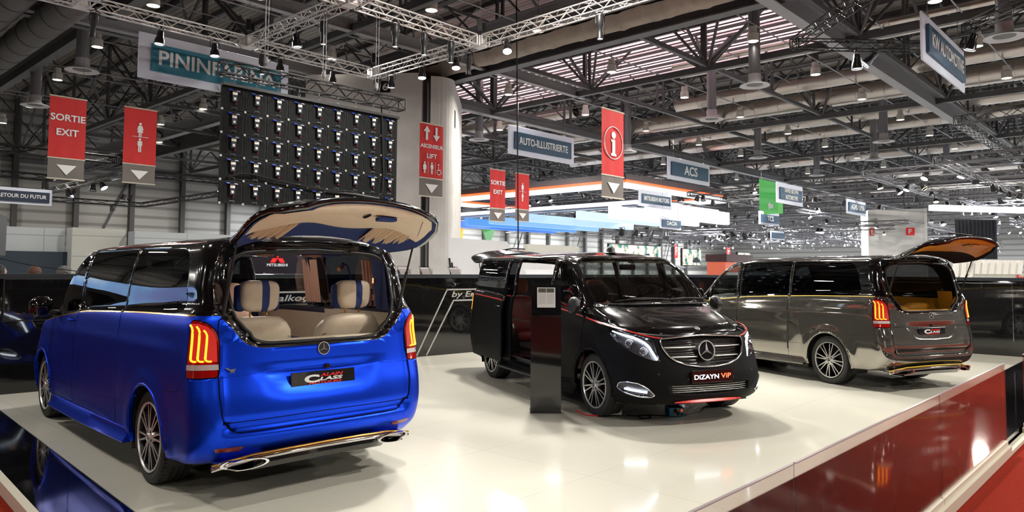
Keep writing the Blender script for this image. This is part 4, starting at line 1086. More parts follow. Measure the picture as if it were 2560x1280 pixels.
# ---------------------------------------------------------------- gloss black back walls of the stand
def wall_panel(name, p0, p1, h, m, t=.12, kind='structure'):
    A = W(*p0); Bp = W(*p1); d = (Bp - A); L = d.length; ang = atan2(d.y, d.x)
    o = MB().box((L / 2, t / 2, h / 2), (L, t, h)).build(name, m); o.location = A; o.rotation_euler = (0, 0, ang)
    if kind: o['kind'] = kind
    return o, L, ang
wl, Lw, angw = wall_panel('wall_left', (-2.0, 11.72), (17.6, 10.06), 1.50, M_bwall)
wr, Lr, angr = wall_panel('wall_right', (17.6, 10.10), (17.55, -3.0), 1.50, M_bwall)
for nm, w_, L in (('trim_5', wl, Lw), ('trim_6', wr, Lr)):
    o = MB().box((L / 2, .06, 0), (L, .16, .07), bev=.006).build(nm, mat('dark_capping', (.03, .035, .045), .3, coat=.5)); o.location = w_.location + Vector((0, 0, 1.53)); o.rotation_euler = w_.rotation_euler; o['kind'] = 'structure'
# facing frame of the left back wall: x along the wall from its left end, y up, z to the viewer
def wl_pt(a, z, off=.004):
    t = (a + 2.0) / 19.6; b = 11.72 - 1.66 * t; p = W(a, b, z); n = Vector((sin(angw), -cos(angw), 0)); return p + n * off
Mw = face_m((cos(angw), sin(angw), 0))
def inlay(name, pts, w, m, label):
    mb = MB()
    for (a0, z0), (a1, z1) in zip(pts, pts[1:]):
        A, Bp = wl_pt(a0, z0), wl_pt(a1, z1); d = (Bp - A).normalized(); n = Vector((sin(angw), -cos(angw), 0)); s_ = d.cross(n) * (w / 2); A = A - d * w * .4; Bp = Bp + d * w * .4
        mb.add([A - s_, A + s_, Bp + s_, Bp - s_, A - s_ + n * .004, A + s_ + n * .004, Bp + s_ + n * .004, Bp - s_ + n * .004], [(0, 3, 2, 1), (4, 5, 6, 7), (0, 1, 5, 4), (1, 2, 6, 5), (2, 3, 7, 6), (3, 0, 4, 7)])
    return mb.build(name, m)
lg = empty('wall_emblem', wl_pt(9.6, .6), 0, 'silver line emblem and script lettering on the gloss black back wall', 'wall emblem')
def chl(o):
    o.parent = lg; o.matrix_parent_inverse = Matrix.Translation(-lg.location); return o
M_inlay = mat('silver_inlay', (.62, .62, .62), .35, metal=.4)
for pts in ([(8.98, .03), (9.68, 1.265), (11.6, 1.265)], [(9.21, .03), (9.84, 1.05), (11.4, 1.05)], [(7.5, .03), (6.72, 1.05), (4.9, 1.05)], [(7.75, .03), (6.92, 1.265), (4.7, 1.265)]):
    chl(inlay('silver_line', pts, .030, M_inlay, ''))
for s_, a, w_ in (('Malkoç', 6.385, .74), ('by Erbo', 10.22, .86)):
    o = text(s_, 'script_lettering', M_inlay, w_, .13 if s_[0] == 'M' else .15, wl_pt(a, 1.155, .008), Mw, None, ext=.003, off=.012, shear=.25); chl(o)
# flat screen on the left wall
tv = empty('television', wl_pt(3.0, 1.22, .03), angw, 'large switched-off flat screen on the black wall at far left', 'television')
MB().box((0, 0, 0), (1.06, .05, .56), bev=.008).build('bezel', M_dark, tv); MB().box((0, -.027, .004), (1.03, .004, .53)).build('screen_face', M_bwall, tv)
# framed panel line on the right wall
fr = empty('wall_frame', W(17.47, 4.4, 1.1), 0, 'thin framed recess line on the black wall at right', 'wall frame')
fm = MB(); fm.path([W(17.47, 6.2, 1.45) - W(17.47, 4.4, 1.1), W(17.47, 2.62, 1.45) - W(17.47, 4.4, 1.1), W(17.47, 2.62, .30) - W(17.47, 4.4, 1.1)], .006, 4); fm.build('frame_line', mat('frame_grey', (.25, .25, .27), .3), fr)
# ---------------------------------------------------------------- pedestal with an information sheet
pd = empty('pedestal', (onp := W(6.52, 5.51, 0)), 0, 'tall gloss black pedestal holding a white information sheet', 'pedestal')
pa = atan2(-.26, .24) ; dirx = (W(6.64, 5.38) - W(6.40, 5.64)).normalized(); pd.rotation_euler = (0, 0, atan2(dirx.y, dirx.x))
MB().box((0, .02, .56), (.355, .03, 1.12), bev=.002).build('front_board', M_bwall, pd)
MB().box((0, .12, .01), (.36, .24, .02), bev=.003).build('foot_plate', M_bwall, pd)
MB().box((-.16, .14, .5), (.02, .20, .98)).build('side_board', M_bwall, pd); MB().box((.16, .14, .5), (.02, .20, .98)).build('side_board', M_bwall, pd)
Mt = Matrix.Translation((.006, .06, 1.12)) @ Matrix.Rotation(radians(-14), 4, 'X')
MB().box((0, 0, .185), (.345, .018, .38), bev=.002, M=Mt).build('reading_board', M_bwall, pd)
sh = MB().box((0, -.012, .215), (.215, .003, .24), M=Mt).build('information_sheet', mat('white_paper', (.82, .82, .80), .5), pd)
ph = MB(); ph.box((-.048, -.0145, .300), (.09, .001, .05), M=Mt); ph.box((.048, -.0145, .300), (.09, .001, .05), M=Mt); ph.build('photo_strip', mat('olive_print', (.09, .10, .07), .5), sh)
tx = MB()
for k in range(9): tx.box((-.050, -.0145, .255 - .014 * k), (.080, .001, .003), M=Mt); tx.box((.05, -.0145, .255 - .014 * k), (.078, .001, .003), M=Mt)
tx.build('text_lines', mat('grey_print', (.5, .5, .5), .6), sh)
MB().box((0, -.013, .215), (.235, .006, .262), M=Mt).build('acrylic_pocket', glassmat('acrylic', (.93, .93, .93)), pd)
# ---------------------------------------------------------------- things on the floor below the black van
kv = VANS['black'][1]; Mk = Matrix.Translation((kv.location)) @ Matrix.Rotation(kv.rotation_euler[2], 4, 'Z')
iv = empty('power_inverter', Vector((W(7.42, 4.33).x, W(7.42, 4.33).y, 0)), radians(2), 'blue power inverter with fan on the floor under the black van', 'power inverter')
MB().box((0, .10, .055), (.165, .22, .10), bev=.006).build('case', mat('inverter_blue', (.02, .20, .33), .4, metal=.3), iv)
fn = MB(); Mf = Matrix.Translation((-.002, -.012, .057)) @ Matrix.Rotation(pi / 2, 4, 'X')
for r_ in (.012, .022, .032, .040): fn.path([(r_ * cos(2 * pi * i / 20), r_ * sin(2 * pi * i / 20), .002) for i in range(20)], .002, 4, closed=True, M=Mf)
fn.build('fan_grille', M_chrome, iv)
MB().lathe([(0, .0), (.040, 0), (.040, -.002), (0, -.002)], 20, 0, Mf).build('fan_recess', M_gap, iv)
MB().box((.058, -.014, .075), (.022, .008, .03), bev=.002).build('red_switch', emat('switch_red', (1, .12, .03), .6), iv)
MB().box((.060, -.013, .030), (.028, .006, .028), bev=.002).build('socket', M_dark, iv)
wb = MB().box((0, 0, .05), (.17, .12, .075), bev=.008).build('power_adapter', mat('white_plastic', (.6, .6, .62), .4)); q = W(6.95, 4.86); wb.location = (q.x, q.y, 0.012); tag(wb, 'white power adapter box on the floor between the wheel and inverter', 'power adapter')
def cable(name, pts, r, m, label):
    o = MB().path(smooth_pts(pts, 8), r, 6).build(name, m, smooth='all'); return tag(o, label, 'cable')
Q = lambda a, b, z=.012: tuple(W(a, b, z))
cable('cable', [Q(7.05, 4.75), Q(7.1, 4.62), Q(7.02, 4.55), Q(7.12, 4.48), Q(7.2, 4.58), Q(7.1, 4.66), Q(7.22, 4.60), Q(7.35, 4.42), Q(7.5, 4.30)], .007, M_blk, 'black cable looped on the floor beside the blue inverter')
cable('cable', [Q(6.72, 5.22, .05), Q(6.75, 5.1), Q(6.8, 4.98), Q(6.92, 4.93), Q(7.0, 4.95)], .007, M_redp, 'thin red cable on the floor beside the black van front wheel')
# ---------------------------------------------------------------- people behind the black wall
def person(x, y, h, hairc, coat, label, face=0, hair_r=.108, curly=False, z0=-.095):
    k = h / 1.75
    J = {'pelvis': (0, 0, .95), 'belly': (0, 0, 1.12), 'chest': (0, .01, 1.32), 'neck0': (0, 0, 1.47), 'neck1': (0, -.005, 1.53),
         'shl': (-.17, 0, 1.42), 'ell': (-.22, .02, 1.13), 'wrl': (-.20, -.10, .90), 'shr': (.17, 0, 1.42), 'elr': (.22, .02, 1.13), 'wrr': (.20, -.10, .90),
         'hil': (-.09, 0, .90), 'knl': (-.10, -.01, .50), 'anl': (-.10, .02, .09), 'tol': (-.11, -.15, .03), 'hir': (.09, 0, .90), 'knr': (.10, -.01, .50), 'anr': (.10, .02, .09), 'tor': (.11, -.15, .03)}
    Rr = {'pelvis': .145, 'belly': .13, 'chest': .15, 'neck0': .062, 'neck1': .052, 'shl': .065, 'ell': .045, 'wrl': .03, 'shr': .065, 'elr': .045, 'wrr': .03, 'hil': .09, 'knl': .06, 'anl': .04, 'tol': .035, 'hir': .09, 'knr': .06, 'anr': .04, 'tor': .035}
    E = [('pelvis', 'belly'), ('belly', 'chest'), ('chest', 'neck0'), ('neck0', 'neck1'), ('chest', 'shl'), ('shl', 'ell'), ('ell', 'wrl'), ('chest', 'shr'), ('shr', 'elr'), ('elr', 'wrr'), ('pelvis', 'hil'), ('hil', 'knl'), ('knl', 'anl'), ('anl', 'tol'), ('pelvis', 'hir'), ('hir', 'knr'), ('knr', 'anr'), ('anr', 'tor')]
    ks = list(J); me = bpy.data.meshes.new('person'); me.from_pydata([tuple(c * k for c in J[n]) for n in ks], [(ks.index(a), ks.index(b)) for a, b in E], []); me.materials.append(coat)
    o = bpy.data.objects.new('person', me); COL.objects.link(o); o.location = (x, y, z0); o.rotation_euler = (0, 0, face)
    sk = o.modifiers.new('skin', 'SKIN'); 
    for i, n in enumerate(ks): me.skin_vertices[0].data[i].radius = (Rr[n] * k, Rr[n] * k * .8)
    me.skin_vertices[0].data[0].use_root = True
    o.modifiers.new('sub', 'SUBSURF').levels = 2; o.modifiers['sub'].render_levels = 2; sk.use_smooth_shade = True
    tag(o, label, 'person', 'visitors behind the stand wall')
    # head with face, ears and hair
    hz = 1.635 * k; skin = mat('skin', (.50, .30, .22), .5); hb = bmesh.new(); bmesh.ops.create_uvsphere(hb, u_segments=20, v_segments=14, radius=1)
    for v in hb.verts:
        p = v.co; jaw = max(0, -p.z)
        v.co = Vector((p.x * .076 * (1 - .25 * jaw), p.y * .095 * (1 - .10 * jaw) - .012 * jaw, p.z * .118))
        if p.y < -.75 and abs(p.x) < .25 and -.35 < p.z < .15: v.co.y -= .016
    MB().bm(hb, 0, Matrix.Translation((0, -.01, hz))).build('head', skin, o, smooth='all'); hb.free()
    for s_ in (-1, 1):
        MB().lathe([(0, .006), (.022, .008), (.03, 0), (.02, -.006)], 12, 0, Matrix.Translation((s_ * .076, 0, hz - .01)) @ Matrix.Rotation(s_ * pi / 2, 4, 'Y') @ Matrix.Diagonal((1.1, .7, 1, 1))).build('ear', skin, o, smooth='all')
        MB().lathe([(0, .008), (.008, .004), (.010, 0)], 8, 0, Matrix.Translation((s_ * .03, -.096, hz + .012)) @ Matrix.Rotation(pi / 2, 4, 'X')).build('eye', M_white, o, smooth='all')
    hr = bmesh.new(); bmesh.ops.create_icosphere(hr, subdivisions=4, radius=1)
    rnd = random.Random(label); 
    for v in hr.verts:
        p = v.co.copy(); n = 1 + (.05 if not curly else .16) * (sin(p.x * 17 + p.z * 9) * sin(p.y * 13 + 2) + .5 * sin(p.z * 31 + p.x * 23)) + rnd.uniform(-.02, .02) * (3 if curly else 1)
        v.co = Vector((p.x * .092 * n, p.y * .108 * n + .012, p.z * .115 * n + .018))
    bmesh.ops.delete(hr, geom=[v for v in hr.verts if v.co.y < -.055 and v.co.z < .055 or v.co.z < -.09], context='VERTS')
    MB().bm(hr, 0, Matrix.Translation((0, 0, hz)) @ Matrix.Diagonal((hair_r / .108, hair_r / .108, hair_r / .108, 1))).build('hair', hairc, o, smooth='all'); hr.free()
    for s_ in (-1, 1):
        hd = MB(); hc = Vector((s_ * .20, -.11, .86)) * k
        hd.path([hc + Vector((0, 0, .03)), hc, hc + Vector((0, -.01, -.05))], [.028, .04, .036], 8, flat=.5)
        for q in range(4): hd.path([hc + Vector(((q - 1.5) * .019, -.01, -.05)), hc + Vector(((q - 1.5) * .020, -.022, -.09 + .006 * abs(q - 1.5))), hc + Vector(((q - 1.5) * .020, -.012, -.125 + .01 * abs(q - 1.5)))], [.009, .0085, .007], 6)
        hd.path([hc + Vector((-s_ * .032, -.01, -.005)), hc + Vector((-s_ * .052, -.03, -.035)), hc + Vector((-s_ * .05, -.035, -.06))], [.010, .009, .008], 6)
        hd.build('hand', skin, o, smooth='all')
    return o
hm = lambda n, c: mat(n, c, .6, bump=.6, bscale=120)
person(-8.62, 12.3, 1.78, hm('dark_grey_hair', (.03, .028, .028)), mat('dark_coat', (.02, .02, .025), .8), 'person with short dark grey hair, head above the black wall, leftmost', 2.6)
person(-7.95, 12.2, 1.76, hm('brown_hair', (.10, .04, .02)), mat('grey_coat', (.08, .08, .09), .8), 'person with smooth brown hair, head above the black wall', 3.3)
person(-7.52, 12.3, 1.74, hm('grey_curly_hair', (.12, .12, .12)), mat('dark_coat'), 'person with grey curly hair, head above the black wall', 2.9, .118, True)
person(-6.98, 11.9, 1.70, hm('blond_hair', (.62, .52, .33)), mat('beige_coat', (.3, .26, .2), .8), 'person with light blond hair, head above the black wall', 3.1)
person(-2.55, 17.4, 1.72, hm('chestnut_hair', (.16, .06, .03)), mat('dark_coat'), 'person with chestnut hair glimpsed between the blue van and the wall', 2.2)
# ---------------------------------------------------------------- hall shell
M_steel = mat('grey_steel', (.085, .085, .088), .55, noise=.08, nscale=3)
M_steell = mat('light_grey_steel', (.26, .26, .27), .5)
M_deck = bpy.data.materials.new('corrugated_deck')
def ribbed(m, col, axis, scale, rough=.5, metal=0, lo=.6, emit=0, vec='Object'):
    m.use_nodes = True; nt = m.node_tree; b = nt.nodes['Principled BSDF']; b.inputs['Roughness'].default_value = rough; b.inputs['Metallic'].default_value = metal
    tc = nt.nodes.new('ShaderNodeTexCoord'); w = nt.nodes.new('ShaderNodeTexWave'); w.wave_type = 'BANDS'; w.bands_direction = axis; w.inputs['Scale'].default_value = scale
    cr = nt.nodes.new('ShaderNodeValToRGB'); cr.color_ramp.elements[0].position = .1; cr.color_ramp.elements[1].position = .35
    cr.color_ramp.elements[0].color = (*[c * lo for c in col], 1); cr.color_ramp.elements[1].color = (*col, 1)
    bp = nt.nodes.new('ShaderNodeBump'); bp.inputs['Strength'].default_value = .6; bp.inputs['Distance'].default_value = .03
    nt.links.new(tc.outputs[vec], w.inputs['Vector']); nt.links.new(w.outputs['Fac'], cr.inputs[0]); nt.links.new(cr.outputs[0], b.inputs['Base Color'])
    nt.links.new(w.outputs['Fac'], bp.inputs['Height']); nt.links.new(bp.outputs[0], b.inputs['Normal'])
    if emit: nt.links.new(cr.outputs[0], b.inputs['Emission Color']); b.inputs['Emission Strength'].default_value = emit
    return m
ribbed(M_deck, (.27, .235, .20), 'X', .9, .55, lo=.45)
M_sky = ribbed(bpy.data.materials.new('translucent_rooflight'), (.95, .66, .70), 'X', .9, .5, lo=.45, emit=1.5)
M_clad = ribbed(bpy.data.materials.new('wall_cladding'), (.33, .32, .30), 'Z', .33, .5, lo=.55)
M_conc = mat('concrete', (.60, .585, .56), .8, noise=.08, nscale=1.2, bump=.1, bscale=12)
M_duct = mat('spiral_duct', (.62, .57, .52), .32, metal=.9, bump=.25, bscale=3)
M_truss = mat('white_truss_metal', (.74, .72, .70), .35, metal=.35)
M_trussk = mat('black_truss_metal', (.014, .014, .015), .4, metal=.3)
M_trussf = mat('grey_truss_metal', (.16, .155, .165), .4, metal=.6)
def slab2(name, a0, a1, b0, b1, z0, z1, m, kind='structure'):
    o = MB().box(((a0 + a1) / 2, (b0 + b1) / 2, (z0 + z1) / 2), (a1 - a0, b1 - b0, z1 - z0)).build(name, m); o.rotation_euler = (0, 0, YAW); o['kind'] = kind; return o
slab2('ceiling', -45, 150, -45, 75.4, 16.6, 16.8, M_deck)
slab2('wall_far', -45, 150, 75, 75.4, -.1, 16.6, M_clad); slab2('wall_end', 150, 150.4, -45, 75, -.1, 16.6, M_clad)
slab2('wall_near', -45.4, -45, -45, 75, -.1, 16.6, M_clad); slab2('wall_side', -45, 150, -45.4, -45, -.1, 16.6, M_clad)
def beam(name, p0, p1, w, h, m, cat='roof beam', label=None, grp=None):
    """I-section beam"""
    p0, p1 = Vector(p0), Vector(p1); d = p1 - p0; L = d.length; q = d.to_track_quat('X', 'Z').to_matrix().to_4x4(); q.translation = p0
    t = min(w, h) * .12
    mb = MB().box((L / 2, 0, h / 2), (L, w, t)).box((L / 2, 0, -h / 2), (L, w, t)).box((L / 2, 0, 0), (L, t, h))
    return tag(mb.build(name, m, M=q), label, cat, grp, 'structure')
# columns along the far wall
for i in range(36):
    a = -36 + 4.8 * i
    o = MB().box((0, 0, 8.3), (.42, .5, 16.6)).build('wall_column', mat('dark_column', (.045, .042, .04), .5)); o.location = W(a, 74.6, 0); o.rotation_euler = (0, 0, YAW); o['kind'] = 'structure'
for z in (2.5, 11.0):
    o = MB().box((52, 74.7, z), (190, .2, .35)).build('wall_rail', M_steel); o.rotation_euler = (0, 0, YAW); o['kind'] = 'structure'
mb = MB()
for i in range(0, 36, 3): a = -36 + 4.8 * i; mb.tube((a, 74.5, 0), (a + 4.8, 74.5, 10.8), .10, 6)
o = mb.build('wall_bracing', M_steel); o.rotation_euler = (0, 0, YAW); o['kind'] = 'structure'
# rooflights between the purlins
sk_ = MB()
for k in range(7):
    a0 = 30.3 + k * 1.15
    if k < 6: sk_.box((a0 + .6, 26.5, 13.30), (.90, 27, .02))
o = sk_.build('ceiling_rooflights', M_sky); o.rotation_euler = (0, 0, YAW); o['kind'] = 'structure'
pu = MB()
for k in range(7): pu.box((30.3 + k * 1.15, 26.5, 13.1), (.14, 27, .12))
o = pu.build('ceiling_purlins', M_steel); o.rotation_euler = (0, 0, YAW); o['kind'] = 'structure'
# purlins under the rest of the deck
pu = MB()
for k in range(-14, 58):
    a = k * 2.35
    if not 29 < a < 38: pu.box((a, 15, 16.4), (.16, 118, .28))
o = pu.build('ceiling_purlins', M_steel); o.rotation_euler = (0, 0, YAW); o['kind'] = 'structure'
# heavy bottom beams and roof girders
A0 = [-12.0, 2.0, 16.2, 30.4, 44.5, 58.6, 72.7, 86.8, 101, 115]
B0 = [-18.0, -11.1, -4.3, 2.6, 9.4, 16.0, 22.6, 29.6, 36.5, 43.4, 50.3, 57.2, 64.1, 71]
def girder(name, p0, p1, ztop, n, mat_, r, rw):
    """lattice girder: bottom chord, top chord, posts and diagonals in one welded frame"""
    p0, p1 = Vector(p0), Vector(p1); q = (p1 - p0).to_track_quat('X', 'Z').to_matrix().to_4x4(); q.translation = p0; L = (p1 - p0).length; H = ztop - p0.z
    mb = MB(); mb.box((L / 2, 0, 0), (L, rw, rw * 1.2)); mb.box((L / 2, 0, H), (L, rw, rw))
    st_ = L / n
    for i in range(n + 1): mb.box((i * st_, 0, H / 2), (rw * .7, rw * .7, H))
    for i in range(n):
        a, b = (0, H) if i % 2 else (H, 0); mb.tube((i * st_, 0, a), ((i + 1) * st_, 0, b), r, 6)
    o = mb.build(name, mat_, M=q); o['kind'] = 'structure'; return o
for a in A0[2:]:
    girder('ceiling_girder', W(a, -18, 11.0), W(a, 71, 11.0), 16.1, 13, M_steel, .09, .24)
for b in B0[3:]:
    if b < 70: girder('ceiling_cross_girder', W(16.2 if b > 30 else 23.6, b, 11.15), W(129, b, 11.15), 16.1, 16, M_steel, .08, .17)
for a in (-12, 2.0): girder('ceiling_girder', W(a, -44, 11.0), W(a, 71, 11.0), 16.1, 16, M_steel, .09, .24)
for b in (-32, -18, -4, 10): girder('ceiling_cross_girder', W(-44, b, 11.15), W(16, b, 11.15), 16.1, 8, M_steel, .08, .17)
# raking struts fanning from every bottom node up to the deck, lamp rails and cable trays
for a in A0[2:]:
    mb = MB()
    for b in B0[4:]:
        for da, db in ((3.5, 3.4), (3.5, -3.4), (-3.5, 3.4), (-3.5, -3.4)):
            mb.tube((a, b, 11.0), (a + da, b + db, 16.3), .07, 5)
        mb.box((a + 7.05, b, 13.8), (.12, .12, 5.0)); mb.tube((a + 7.05, b, 11.2), (a + 3.5, b + 3.4, 16.2), .045, 4); mb.tube((a + 7.05, b, 11.2), (a + 10.5, b - 3.4, 16.2), .045, 4); mb.tube((a, b, 13.6), (a + 7.05, b + 3.4, 13.6), .04, 4); mb.tube((a, b, 13.6), (a + 7.05, b - 3.4, 13.6), .04, 4)
    o = mb.build('ceiling_struts', M_steel); o.rotation_euler = (0, 0, YAW); o['kind'] = 'structure'
mb = MB()
for b in (6.3, 13.0, 20.1, 26.9, 34.2, 42, 50): mb.tube((2, b, 11.95), (120, b, 11.95), .035, 4); mb.tube((9, b + 3.3, 12.4), (120, b + 3.3, 12.4), .03, 4)
o = mb.build('ceiling_lamp_rails', M_steell); o.rotation_euler = (0, 0, YAW); o['kind'] = 'structure'
mb = MB()
for a in (18, 26.5, 37, 48, 64): mb.tube((a, -20, 12.2), (a, 71, 12.2), .04, 4); mb.box((a + 2, 25, 12.8), (.35, 90, .06))
o = mb.build('ceiling_cable_trays', M_steel); o.rotation_euler = (0, 0, YAW); o['kind'] = 'structure'
# deep plated beam and the catwalk either side of the rooflights
beam('ceiling_beam', W(23.6, -20, 11.3), W(23.6, 71, 11.3), .5, 1.15, M_steel)
beam('ceiling_beam', W(22.2, -20, 11.9), W(22.2, 71, 11.9), .5, .9, M_steell)
beam('ceiling_beam', W(9.6, -20, 11.4), W(9.6, 71, 11.4), .35, .55, M_steel)
beam('ceiling_beam', W(2, 29.9, 11.0), W(120, 29.9, 11.0), .45, .55, M_steell)
beam('ceiling_beam', W(12, 9.9, 10.9), W(120, 9.9, 10.9), .45, .75, M_steell)
beam('ceiling_beam', W(-20, 30.2, 11.0), W(24, 30.2, 11.0), .35, .7, M_steel)
beam('ceiling_beam', W(8, 23.6, 11.1), W(31, 23.6, 11.1), .3, .45, M_steell)
# folded fabric sheet hung along the plated beam
fb = MB(); G = []
for i in range(120):
    b = 2 + i * .25; s_ = .06 * sin(i * .9) + .04 * sin(i * 2.3)
    G.append([(22.9 - .5, b, 11.35 + s_ * .5), (22.55, b, 11.0 + s_ * .5), (22.9, b, 10.85 + s_ * .6), (23.3, b, 11.0)])
o = fb.grid(G).build('hanging_sheet', mat('dust_sheet', (.34, .29, .24), .7, noise=.15, nscale=2), smooth='all'); o.rotation_euler = (0, 0, YAW); tag(o, 'long crumpled brown sheet bundled along the deep roof beam', 'sheet')
# ---------------------------------------------------------------- air ducts
M_ductshade = mat('shaded_duct_copy', (.10, .095, .09), .5, metal=.5)  # darker duct copy; the dim upper left roof is put into its colour
def duct(a, b0, b1, z, r, label, along='b', nm='air_duct', md=None):
    if along == 'b': p0, p1 = W(a, b0, z), W(a, b1, z)
    else: p0, p1 = W(b0, a, z), W(b1, a, z)
    d = p1 - p0; L = d.length; q = d.to_track_quat('Z', 'Y').to_matrix().to_4x4(); q.translation = p0
    prof = []; k = int(L / 1.5)
    for i in range(k + 1):
        zz = L * i / k; prof += [(r, zz - .04), (r * 1.05, zz - .03), (r * 1.05, zz + .03), (r, zz + .04)]
    o = MB().lathe(prof, 18).build(nm, md or M_duct, M=q, smooth=50); return tag(o, label, 'air duct', 'silver spiral ducts under the roof')
for i, (a, b0, b1, z, r) in enumerate([(41.5, -6, 24, 12.4, .42), (44.6, -6, 40, 12.1, .55), (51.7, 0, 42, 12.3, .42), (55.9, 0, 44, 12.2, .42), (69, 0, 50, 12.2, .5), (84, 0, 60, 12.2, .5), (38.5, 30, 60, 12.4, .4), (98, 0, 60, 12.2, .5)]):
    duct(a, b0, b1, z, r, ['large silver duct running across the roof girders', 'silver duct among the far roof girders'][i > 1])
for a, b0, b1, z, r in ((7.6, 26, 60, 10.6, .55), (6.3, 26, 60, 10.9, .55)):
    o = duct(a, b0, b1, z, r, 'fat grey duct in the dark roof at upper left', md=M_ductshade); o['group'] = 'fat ducts at upper left'
for a, b0, b1, z, r in ((28.8, 34, 64, 12.3, .3), (34.2, -6, 20, 12.6, .16), (35.0, -6, 20, 12.3, .16)):
    o = duct(a, b0, b1, z, r, 'thin pipe running beneath the roof deck', nm='roof_pipe'); o['category'] = 'pipe'; o['group'] = 'thin roof pipes'
# vertical drop ducts with round diffusers
dd = empty('drop_duct', (0, 0, 0), 0, 'x', 'air diffuser')
MB().lathe([(.24, .5), (.24, 3.6)], 16).build('drop_pipe', mat('galvanised_pipe', (.30, .30, .32), .4, metal=.6, bump=.3, bscale=6), dd, smooth='all')
MB().lathe([(.26, .5), (.27, .2), (.34, .12), (.60, .04), (.62, 0), (.50, .0), (.34, .06)], 24).build('diffuser_dish', mat('pale_enamel', (.55, .54, .55), .5), dd, smooth=50)
MB().lathe([(0, .05), (.34, .05)], 20).build('diffuser_grille', mat('diffuser_grey', (.12, .12, .12), .6), dd)
DROP = [(9.36, 32.2), (9.9, 40.9), (29.27, 13.25), (34.4, 17.9), (30.6, 31.2), (47, 13.25), (54.1, 15.9), (48.1, 21.6), (28.7, 4.3), (60, 22), (66, 14), (40.2, 27), (21.5, 37.5)]
DL = ['round air diffuser on a vertical pipe above the exit banner', 'round air diffuser on a vertical pipe near the far left edge', 'pale round air diffuser hanging left of the black triangular truss', 'round air diffuser on a long vertical duct above the information banner side',
      'round air diffuser seen just right of the concrete tower', 'round air diffuser above the green arrow sign', 'round air diffuser on the duct drop near the far right ducts', 'round air diffuser above the small far signs', 'pale round air diffuser beside the sign at upper right',
      'round air diffuser among the far ducts', 'round air diffuser among the far ducts at right', 'round air diffuser behind the information banner', 'round air diffuser in the dark roof left of the tower']
for i, (a, b) in enumerate(DROP):
    o = dd if i == 0 else dup(dd); o.location = W(a, b, 9.5); o['label'] = DL[i]; o['group'] = 'vertical ducts with round diffusers'
# ---------------------------------------------------------------- pendant house lamps
bl = empty('pendant_lamp', (0, 0, 0), 0, 'x', 'lamp')
MB().lathe([(0, .62), (.16, .62), (.165, .36), (.22, .33), (.235, 0), (.22, 0), (.2, .03)], 20).build('lamp_housing', mat('cream_enamel', (.62, .60, .54), .45), bl, smooth=40)
MB().lathe([(0, .02), (.215, .02)], 20).build('lamp_glow', emat('house_lamp_glow', (1, .93, .8), 14), bl)
MB().tube((0, 0, .6), (0, 0, 2.4), .008, 4).build('lamp_cord', M_blk, bl)
PEND = [(a, b) for a in (28.6, 35.5, 42.3, 49.6, 56.6, 63.9, 71, 78) for b in (6.3, 13.0, 20.1, 26.9, 34.2)] + [(10.55, 34.4), (11.1, 42), (11.95, 50.4), (10.2, 27.4), (19.1, 43.1), (19.3, 49.9), (18.4, 28.4), (17.3, 20.2), (21.7, 18.8), (12.1, 57.4), (21.6, 13), (21.6, 6.3), (22, 57)] + [(a, b) for a in (-30, -16, -2, 6) for b in (-30, -16, -2, 12)]
PEND_OBJ = []
for i, (a, b) in enumerate(PEND):
    o = bl if i == 0 else dup(bl); o.location = W(a, b, 11.2); o['group'] = 'pendant house lamps'; PEND_OBJ.append(o)
# ---------------------------------------------------------------- concrete towers
def tower(label, cx, cy, w, d, h, num):
    t = empty('stair_tower', (cx, cy, -.1), 0, label, 'concrete tower'); return t
tw = tower('tall concrete stair tower with a rounded corner behind the screen wall', -6.3, 34, 0, 0, 0, '')
pr = [(-3.2, 0), (-.95, 0), (-.95, 5), (-3.2, 5)]
MB().prism([(-3.3, -.6), (2.15, -1.1), (2.15, 5), (-3.3, 5)], 0, 10.75).build('tower_wall', M_conc, tw)
arc_ = [(2.55, -1.1)] + [(2.55 + 1.0 * sin(t), -1.1 + .9 - .9 * cos(t)) for t in [pi / 2 * i / 8 for i in range(9)]] + [(3.55, 5), (2.55, 5)]
MB().prism(arc_, 0, 10.6).build('rounded_corner', M_conc, tw)
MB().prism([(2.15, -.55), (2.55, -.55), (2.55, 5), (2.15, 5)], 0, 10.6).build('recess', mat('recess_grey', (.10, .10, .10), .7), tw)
MB().tube((2.4, -.7, 0), (2.4, -.7, 10.4), .07, 8).build('downpipe', mat('pipe_grey', (.22, .22, .22), .5), tw)
for z in (2.35, 5.2, 8.0): MB().box((-.57, -.865, z), (5.5, .02, .02)).build('concrete_joint', mat('joint_dark', (.12, .12, .12), .9), tw).rotation_euler = (0, 0, -.0917)
nb = MB().box((.33, -.97, 10.12), (.72, .03, .52)).build('number_sign', M_blk, tw); nb.rotation_euler = (0, 0, 0)
text('16', 'number', M_white, .42, .34, (.36, -.99, 10.12), face_m((1, 0, 0)), tw, ext=.005, off=.02)
MB().box((3.56, .3, 8.9), (.03, .4, .8)).build('number_sign', M_blk, tw)
MB().box((1.0, -1.05, 1.3), (1.1, .06, .9)).build('low_hatch', mat('brown_hatch', (.09, .05, .05), .5), tw)
tw2 = empty('stair_tower', W(65.6, 17.6, -.1), 0, 'pale concrete tower with two red letter signs behind the grey van', 'concrete tower')
tw2.rotation_euler = (0, 0, atan2(-.35, 1))
MB().box((0, 2.5, 3.5), (4.35, 5, 7.0)).build('tower_wall', M_conc, tw2)
for x_, w_ in ((-1.90, .34), (.93, .62)):
    f_ = MB().box((x_, -.03, 5.15), (w_, .05, .62)).build('fire_point_sign', M_redp, tw2); text('F', 'sign_letter', M_white, .24 * w_ / .6, .36, (x_, -.06, 5.17), face_m((1, 0, 0)), f_, ext=.005, off=.02)
